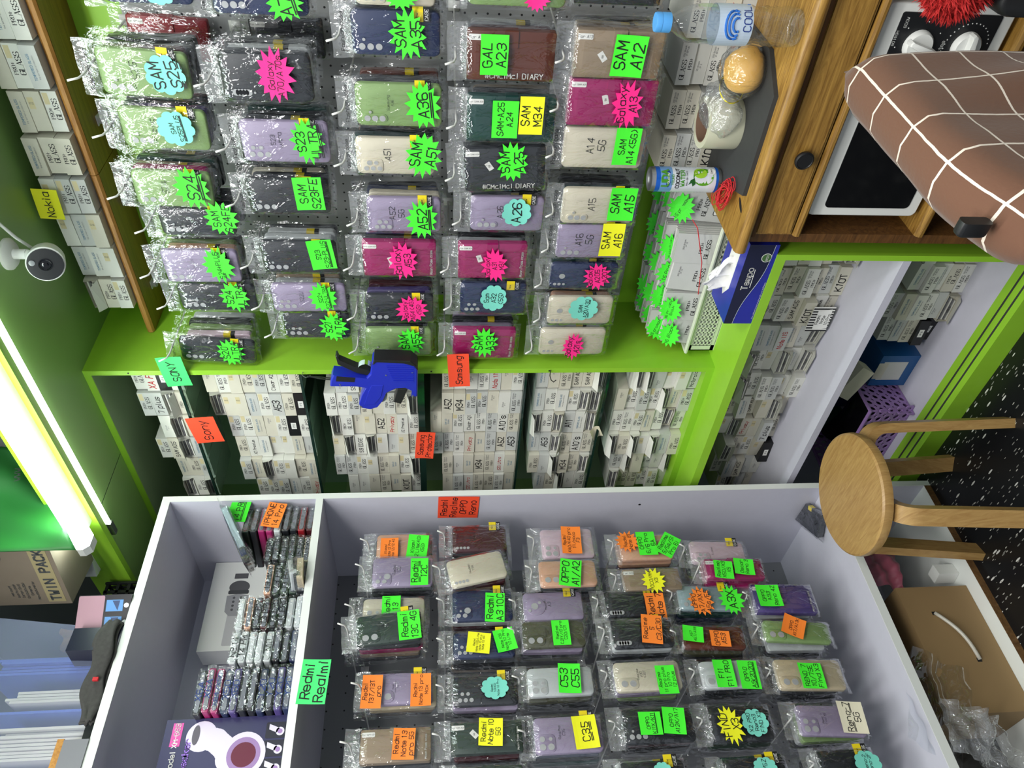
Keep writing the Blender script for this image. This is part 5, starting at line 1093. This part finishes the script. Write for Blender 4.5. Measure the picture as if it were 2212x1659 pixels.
pr2.prism(disc(.050, s0 - .085, ZS + H * .34, 30, .048), -.0014, 0, 0); pr2.prism(disc(.038, s0 - .085, ZS + H * .34, 30, .037), -.0017, 0, 1); pr2.prism(disc(.027, s0 - .085, ZS + H * .34, 26), -.002, 0, 2)
pr2.prism(disc(.022, s0 - .037, ZS + H * .745, 22, .008), -.0014, 0, 3)
for k in range(3):
    cx_ = s0 - .034 - .040 * k; pr2.prism(rrect(.036, H * .17, .003, 2, cx_, ZS + H * .105), -.0006, 0, 4); pr2.prism(disc(.0095, cx_ - .003, ZS + H * .075, 18), -.0009, 0, 0); pr2.prism(disc(.0055, cx_ - .003, ZS + H * .075, 14), -.0012, 0, 1)
    pr2.prism([(cx_ + .004, ZS + H * .08), (cx_ + .014, ZS + H * .165), (cx_ + .002, ZS + H * .165), (cx_ - .006, ZS + H * .10)], -.0009, 0, 0)
write(pr2, ['Model XM-G69'], .105, .018, s0 - .062, ZS + H * .90, -.0012, .9, .05, mi=5); pr2.box(s0 - .06, s0 - .008, -.0006, 0, ZS + H * .86, ZS + H * .94, 6)
write(pr2, ['light speaker'], .14, .020, s0 - .115, ZS + H * .80, -.0012, 1.0, .05, mi=7)
on_sp('printing', pr2, [mat('horn_white', (214, 208, 228), .4), mat('horn_lilac', (150, 120, 170), .4), mat('horn_core', (96, 24, 50), .5), mat('horn_mouth', (90, 86, 96), .5), mat('panel_dark', (30, 28, 44), .4), 'paper', mat('model_pink', (206, 80, 160), .5), mat('title_purple', (150, 110, 214), .5)])
# ------------------------------------------------------------------ goods on top of the lavender unit
TZ = 2.27
crate = thing('plastic_crate', 'black grid crate on top of the unit below the cartons', 'crate', loc=(-2.05, 1.2, TZ))
gm = MB(); u_ = (-2.20, -2.03, 1.03, 1.20)
for k in range(9):
    x = u_[0] + (u_[1] - u_[0]) * k / 8; gm.box(x - .004, x + .004, u_[2], u_[2] + .005, TZ, TZ + .19).box(x - .004, x + .004, u_[3] - .005, u_[3], TZ, TZ + .19)
for k in range(7):
    y = u_[2] + (u_[3] - u_[2]) * k / 6; gm.box(u_[1] - .005, u_[1], y - .004, y + .004, TZ, TZ + .19).box(u_[0], u_[0] + .005, y - .004, y + .004, TZ, TZ + .19)
for k in range(7):
    z = TZ + .004 + .03 * k; gm.box(u_[0], u_[1], u_[2], u_[2] + .005, z - .004, z + .004).box(u_[0], u_[1], u_[3] - .005, u_[3], z - .004, z + .004).box(u_[1] - .005, u_[1], u_[2], u_[3], z - .004, z + .004).box(u_[0], u_[0] + .005, u_[2], u_[3], z - .004, z + .004)
gm.box(*u_, TZ, TZ + .004)
wob('grid', gm, ['black'], crate)
def carton_from(pa, pb, h, depth, name, label, mats, text=()):
    """box whose lower front edge runs from pa to pb (left to right seen from the shop)"""
    L_ = (pb - pa).length; a = math.atan2(pb.y - pa.y, pb.x - pa.x)
    r = thing(name, label, 'box', loc=pa); r.rotation_euler = (0, 0, a)
    MB().box(0, L_, 0, depth, 0, h).box(0, L_, -.001, 0, h * .999, h, 0).build('carton', mats, r)
    return r, L_
pa, pb = P(157, 1303, 2, 2.462), P(104, 1182, 2, 2.462)
cr, L_ = carton_from(pa, pb, .30, .15, 'cardboard_carton', 'brown cardboard carton printed with spaced capitals above the unit', [mat('kraft', (140, 128, 110), .75, noise=.12, nscale=12)])
tp = MB()
tp.box(.01, L_ * 1.0, -.0006, 0, .012, .055, 1)
for i, c in enumerate('TWIN PACK'):
    if c != ' ': write(tp, [c], .016, .026, .025 + (L_ - .03) * i / 8.6, .033, -.0012, 1.5, 0)
for i in range(6): write(tp, [('Manufactured by', 'Contents', '12x10x2(1x20s)', 'Carton 12x10', 'quality pack', 'net count')[i]], L_ * .42, .0065, L_ * .26, .075 + .012 * i, -.001, 1.0, .05, mi=0)
tp.prism(disc(.028, L_ * .86, .15, 24), -.0008, -.0004, 0); tp.prism(disc(.024, L_ * .86, .15, 24), -.0012, -.0008, 2); tp.prism(disc(.019, L_ * .86, .15, 24), -.0014, -.0012, 0)
tp.prism(disc(.05, L_ * .34, .20, 24, .014), -.0008, -.0004, 0)
tp.build('printing', [mat('carton_ink', (80, 84, 84), .7), mat('carton_panel', (178, 166, 122), .7), 'kraft'], cr)
pa, pb = P(205, 1259, 2, 2.463), P(186, 1205, 2, 2.463)
wc, _ = carton_from(pa + Vector((0, .02, 0)), pb + Vector((0, .02, 0)), .17, .08, 'white_carton', 'plain white carton at the end of the glowing batten', ['white'])
# green carrier bag hanging over the carton
gb_ = MB()
def bagf(u, v):
    py_ = 1188 - 215 * v + 6 * u; px_ = (165 - 112 * v) * (1 - u) - 60 * u
    return P(px_, py_ - 10 * math.sin(3 * u) * v, 0, -1.665 + .012 * math.sin(7 * v + 3 * u) + .004 * math.sin(15 * v - 6 * u))
gb_.grid(bagf, 22, 26)
gbo = gb_.build('carrier_bag', [mat('bag_green', (48, 124, 58), .45, spec=.4)], smooth=True)
sd = gbo.modifiers.new('thickness', 'SOLIDIFY'); sd.thickness = .004
tag(gbo, 'bright green plastic carrier bag hanging beside the glowing batten', 'bag')
wm = MB(); write(wm, ['WWW.'], .055, .016, 0, 0, 0, .8, .1); w = wm.build('printing', ['carton_ink'], gbo); w.location = P(38, 1022, 0, -1.635); w.rotation_euler = (0, math.radians(-8), math.radians(70))
grey = MB().grid(lambda u, v: (.16 * (u - .5), .02 * math.sin(5 * u + 4 * v) + .012 * math.sin(17 * u) * v, .22 * v), 16, 12).build('padded_bag', [mat('silver_bag', (150, 150, 152), .4, .3)], smooth=True); grey.location = P(20, 985, 0, -1.78) + Vector((0, 0, -.02)); grey.rotation_euler = (0, .4, 1.2)
tag(grey, 'crinkled silver grey bag behind the green carrier bag', 'bag')
# product cartons by the denim strip
pa, pb = P(275, 1366, 2, TZ), P(285, 1283, 2, TZ)
pk1, L_ = carton_from(pa, pb, .125, .13, 'product_carton', 'dark product carton with pink upper panel and two blue pictures on the unit', [mat('dark_carton', (26, 27, 34), .3)])
dp = MB().prism(rrect(L_ * .96, .062, .004, 3, L_ * .5, .094), -.0005, 0, 0)
for k in range(2): dp.box(L_ * (.12 + .44 * k), L_ * (.42 + .44 * k), -.0006, 0, .018, .058, 1); dp.prism(disc(.006, L_ * (.27 + .44 * k), .010, 14), -.0006, 0, 2); dp.prism([(L_ * (.14 + .44 * k), .03), (L_ * (.40 + .44 * k), .026), (L_ * (.40 + .44 * k), .044), (L_ * (.25 + .44 * k), .036)], -.001, -.0005, 3)
dp.build('printing', [mat('dusty_pink', (176, 136, 150), .4), mat('pic_blue', (90, 150, 214), .4), 'paper', mat('pic_navy', (40, 66, 110), .4)], pk1)
o = MB().box(0, .07, 0, .06, 0, .115).build('product_carton', [mat('blue_black', (22, 24, 48), .3)]); o.location = pa + Vector((-.035, -.066, 0)); o.rotation_euler = (0, 0, .1)
tag(o, 'navy product carton next to the pink topped carton', 'box')
kp = MB().grid(lambda u, v: (.07 * (u - .5) + .01 * math.sin(7 * v), .015 * math.sin(6 * u + 2 * v), .11 * v + .01 * math.sin(9 * u)), 10, 8).build('paper_bag', [mat('kraft_bag', (170, 128, 60), .6)], smooth=True); kp.location = P(135, 1362, 0, -2.0) + Vector((0, 0, -.11)); kp.rotation_euler = (0, -.3, 1.1)
tag(kp, 'crumpled brown paper bag behind the clear storage bin', 'bag')
tbx = MB().prism(rrect(.12, .15, .03, 4, 0, .075), 0, .07, 0, .01).build('plastic_tub', [mat('aqua_grey', (170, 190, 188), .4)], angle=40); at(tbx, 'L', P(170, 1350, 0, -1.97).y, TZ, 1.97)
tag(tbx, 'pale aqua plastic tub between the paper bag and the dark cartons', 'tub')
# clear storage bin full of files
bin_ = thing('storage_bin', 'large clear storage bin full of papers on the unit', 'storage bin', loc=(-1.99, .60, TZ))
wob('tray', MB().box(-2.19, -1.83, .20, .97, TZ, TZ + .035), [mat('dark_tray', (40, 46, 46), .4)], bin_)
wob('shell', MB().add([(-1.835, .20, TZ + .036), (-1.835, .955, TZ + .036), (-1.80, .99, TZ + .40), (-1.80, .16, TZ + .40), (-2.18, .20, TZ + .036), (-2.18, .955, TZ + .036), (-2.20, .99, TZ + .40), (-2.20, .16, TZ + .40)], [(0, 1, 2, 3), (1, 5, 6, 2), (4, 5, 1, 0)]), [mat('bin_plastic', (190, 204, 236), .15, alpha=.24)], bin_)
rn = random.Random(8)
for i, (a, b, c) in enumerate(((.90, .86, 'blue'), (.83, .79, 'w'), (.775, .765, 'blue'), (.74, .66, 'w'), (.64, .63, 'blue'), (.60, .50, 'w'), (.47, .42, 'w'), (.40, .38, 'blue'), (.35, .25, 'w'))):
    m = MB()
    for k in range(max(1, int((a - b) / .008))): y = b + .008 * k; m.box(-2.15, -1.86 + rn.uniform(-.01, .004), y, y + .006, TZ + .037, TZ + .24 + rn.uniform(-.02, .02) + (.06 if c == 'blue' else 0))
    f_ = m.build('document_folder', [mat('folder_blue', (70, 98, 190), .5) if c == 'blue' else mat('paper_grey', (206, 204, 196), .7)])
    tag(f_, f'{"blue" if c == "blue" else "white"} paper folder, {ORD[i + 1]} from the nearer wall of the clear bin', 'folder', 'folders in the storage bin')
# folded denim strip on the front edge
dm = MB()
for k, (off, hgt) in enumerate(((0, 0), (.012, .004), (-.004, .012))):
    dm.add([], [])
    def den(u, v, off=off, hgt=hgt):
        y = .945 - .235 * u; w = .030 + .014 * math.sin(3.1 * u) + .004 * math.sin(11 * u)
        return (-1.80 + .028 * math.sin(5.2 * u + .6) * .5 + off, y + .004 * math.sin(9 * v), TZ + .002 + hgt + w * v + .004 * math.sin(14 * u + 5 * v))
    dm.grid(den, 26, 5)
dn = dm.build('denim_strip', [mat('denim_black', (62, 62, 60), .9, noise=.35, nscale=120)], smooth=True); sd = dn.modifiers.new('thickness', 'SOLIDIFY'); sd.thickness = .006
tag(dn, 'folded washed black denim strip on the front edge of the unit top', 'cloth')
MB().box(-1.785, -1.779, .80, .808, TZ + .018, TZ + .03).build('red_tab', ['ink_red'], dn)
pl = thing('wooden_tray', 'grey board with wooden edge lying at the near end of the unit', 'board', loc=(-1.80, .5, TZ))
wob('board', MB().box(-1.827, -1.786, .30, .672, TZ, TZ + .052), [mat('grey_board', (120, 122, 128), .5)], pl)
wob('edge_strip', MB().box(-1.827, -1.786, .30, .674, TZ + .052, TZ + .066), ['pine_edge'], pl)

# ------------------------------------------------------------------ bottom of the lavender unit
cb_ = thing('handle_carton', 'flat brown carton with a clear plastic carry handle under the low shelf', 'box', loc=(-1.9, .75, .02))
q3 = [P(1935, 1270, 0, -1.84), P(2060, 1270, 0, -1.84)]
yr, zt_, zb_ = q3[0].y, .232, .045; yl = P(2082, 1490, 0, -1.84).y - .06
cbm = MB().box(-2.02, -1.84, yl, yr, .021, zt_); wob('carton', cbm, [mat('brown_board', (142, 116, 78), .7, noise=.05, nscale=6)], cb_)
ym = P(2050, 1375, 0, -1.84).y
wob('slot', MB().box(-1.8395, -1.839, ym + .062, ym + .072, .15, .162).box(-1.8395, -1.839, ym - .072, ym - .062, .09, .102), ['ink'], cb_)
wob('carry_handle', MB().tube([(-1.836 + .014 * math.sin(math.pi * t / 10), ym + .067 - .134 * t / 10, .156 - .06 * t / 10 - .006 * math.sin(math.pi * t / 10)) for t in range(11)], .005, 8), [mat('handle_clear', (206, 202, 190), .2, alpha=.75)], cb_, smooth=True)
wb = MB().box(-.02, .02, 0, .035, 0, .06).build('white_block', ['white']); wb.location = (-1.86, yr + .035, .021); wb.rotation_euler = (0, 0, .2); tag(wb, 'small white block beside the brown handle carton', 'block')
rn = random.Random(4)
def sheet(name, label, px, py, d, w, h, m, rot, amp=.012, seed=1, base=None):
    ph = [random.Random(seed + k).uniform(0, 6) for k in range(4)]
    f = lambda u, v: ((u - .5) * w, amp * (math.sin(6 * u + ph[0] + 3 * v) + math.sin(11 * v + ph[1] - 5 * u) + .5 * math.sin(19 * u + 13 * v + ph[2])), (v - .5) * h)
    o = MB().grid(f, 16, 16).build(name, [m], smooth=True); u, z = PL('L', px, py, d); at(o, 'L', u, z, d); o.rotation_euler = (rot[0], rot[1], math.pi / 2 + rot[2]); return tag(o, label, 'plastic bag')
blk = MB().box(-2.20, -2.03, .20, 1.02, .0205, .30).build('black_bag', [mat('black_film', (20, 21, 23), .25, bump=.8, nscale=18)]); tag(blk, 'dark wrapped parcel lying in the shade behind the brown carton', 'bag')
sheet('clear_sack', 'crumpled clear plastic sheet draped over the brown handle carton', 2025, 1520, 1.815, .26, .14, M['clear'], (0, .5, 0), .012, 3)
sheet('clear_sack', 'clear zip bag hanging at the near end of the brown carton', 2090, 1575, 1.80, .13, .12, M['film2'], (.2, .2, 0), .008, 8)
sheet('clear_sack', 'glossy clear film heap on the floor of the unit', 2170, 1640, 1.80, .20, .14, M['film2'], (.5, 0, 0), .016, 12)
pkp = sheet('pink_pouch', 'pink see-through pouch tucked in the corner under the low shelf', 1905, 1225, 1.86, .12, .10, mat('pink_vinyl', (196, 96, 120), .3, alpha=.55), (0, .2, 0), .008, 21)

# ------------------------------------------------------------------ bottom shelf of the green cabinet
bb = thing('blue_carton', 'blue and white carton with a barcode label behind the black boxes', 'box', loc=(-1.53, 1.58, .061))
wob('carton', MB().box(-1.60, -1.475, 1.552, 1.75, .0615, .18).box(-1.575, -1.50, 1.5515, 1.552, .09, .165, 1).box(-1.57, -1.505, 1.551, 1.5515, .15, .18, 2), [mat('carton_blue', (26, 84, 140), .4), 'card_grey', 'card_in'], bb)
wbx = MB().box(0, .11, 0, .05, 0, .05).build('white_carton', ['card_warm']); wbx.location = (-1.58, 1.47, .285); wbx.rotation_euler = (.1, .5, .2); tag(wbx, 'small white carton tipped over the edge of the purple basket', 'box')
for k, (nm, x0_, x1_, y_, c, h_) in enumerate((('navy', -1.90, -1.80, 1.74, (24, 40, 92), .26), ('teal', -1.79, -1.66, 1.76, (14, 70, 100), .30), ('green', -2.05, -1.92, 1.72, (26, 90, 70), .27), ('grey', -1.655, -1.61, 1.70, (150, 150, 150), .25))):
    o = MB().box(x0_, x1_, y_, y_ + .15, .0615, .0615 + h_).build('game_box', [mat('box_' + nm, c, .35)]); tag(o, f'{nm} boxed product at the back of the bottom shelf behind the purple basket', 'box')
pb_ = thing('purple_basket', 'purple plastic basket with round holes on the bottom shelf', 'basket', loc=(-1.72, 1.50, .061))
px0, px1, py0, py1, pz0, pz1 = -1.95, -1.60, 1.445, 1.68, .0625, .215
def holed(fn, n, m, mbb):
    """wall with n x m round holes: fn(u,v)->point, u,v in 0..1"""
    for i in range(n):
        for j in range(m):
            c = ((i + .5) / n, (j + .5) / m); K = 12; sq = []
            for k in range(K):
                a = 2 * math.pi * k / K; ca, sa = math.cos(a), math.sin(a); s_ = .5 / max(abs(ca), abs(sa)); sq.append(((c[0] + ca * s_ / n, c[1] + sa * s_ / m), (c[0] + ca * .30 / n, c[1] + sa * .30 / m)))
            mbb.add([fn(*a) for a, b in sq] + [fn(*b) for a, b in sq], [(k, (k + 1) % K, K + (k + 1) % K, K + k) for k in range(K)])
hb = MB(); tp_ = .02
holed(lambda u, v: (px0 + (px1 - px0) * u, py0 + tp_ * (1 - v), pz0 + (pz1 - pz0) * v), 12, 5, hb); holed(lambda u, v: (px1 - tp_ * (1 - v), py0 + (py1 - py0) * u, pz0 + (pz1 - pz0) * v), 9, 5, hb)
holed(lambda u, v: (px0 + tp_ * (1 - v), py0 + (py1 - py0) * u, pz0 + (pz1 - pz0) * v), 9, 5, hb); hb.box(px0 + tp_, px1 - tp_, py0 + tp_, py1, pz0, pz0 + .003)
wl = wob('body', hb, [mat('basket_purple', (150, 118, 176), .4)], pb_); sd = wl.modifiers.new('thickness', 'SOLIDIFY'); sd.thickness = .003
wob('rim', MB().tube([(px0, py0, pz1), (px1, py0, pz1), (px1, py1, pz1), (px0, py1, pz1)], .006, 8, closed=True), ['basket_purple'], pb_)
o = MB().grid(lambda u, v: (px0 + .03 + (px1 - px0 - .06) * u, py0 + .03 + (py1 - py0 - .05) * v, .16 + .02 * math.sin(5 * u + 3) + .015 * math.sin(9 * v + 4 * u)), 14, 12).build('dark_bag', ['black_film'], smooth=True); tag(o, 'dark plastic bag bundled inside the purple basket', 'bag')
for k in (1, 2):
    pass
print('packs', NPACK[0], 'boxes', NBOX[0], 'dup labels', {k: v for k, v in USED.items() if v > 1})
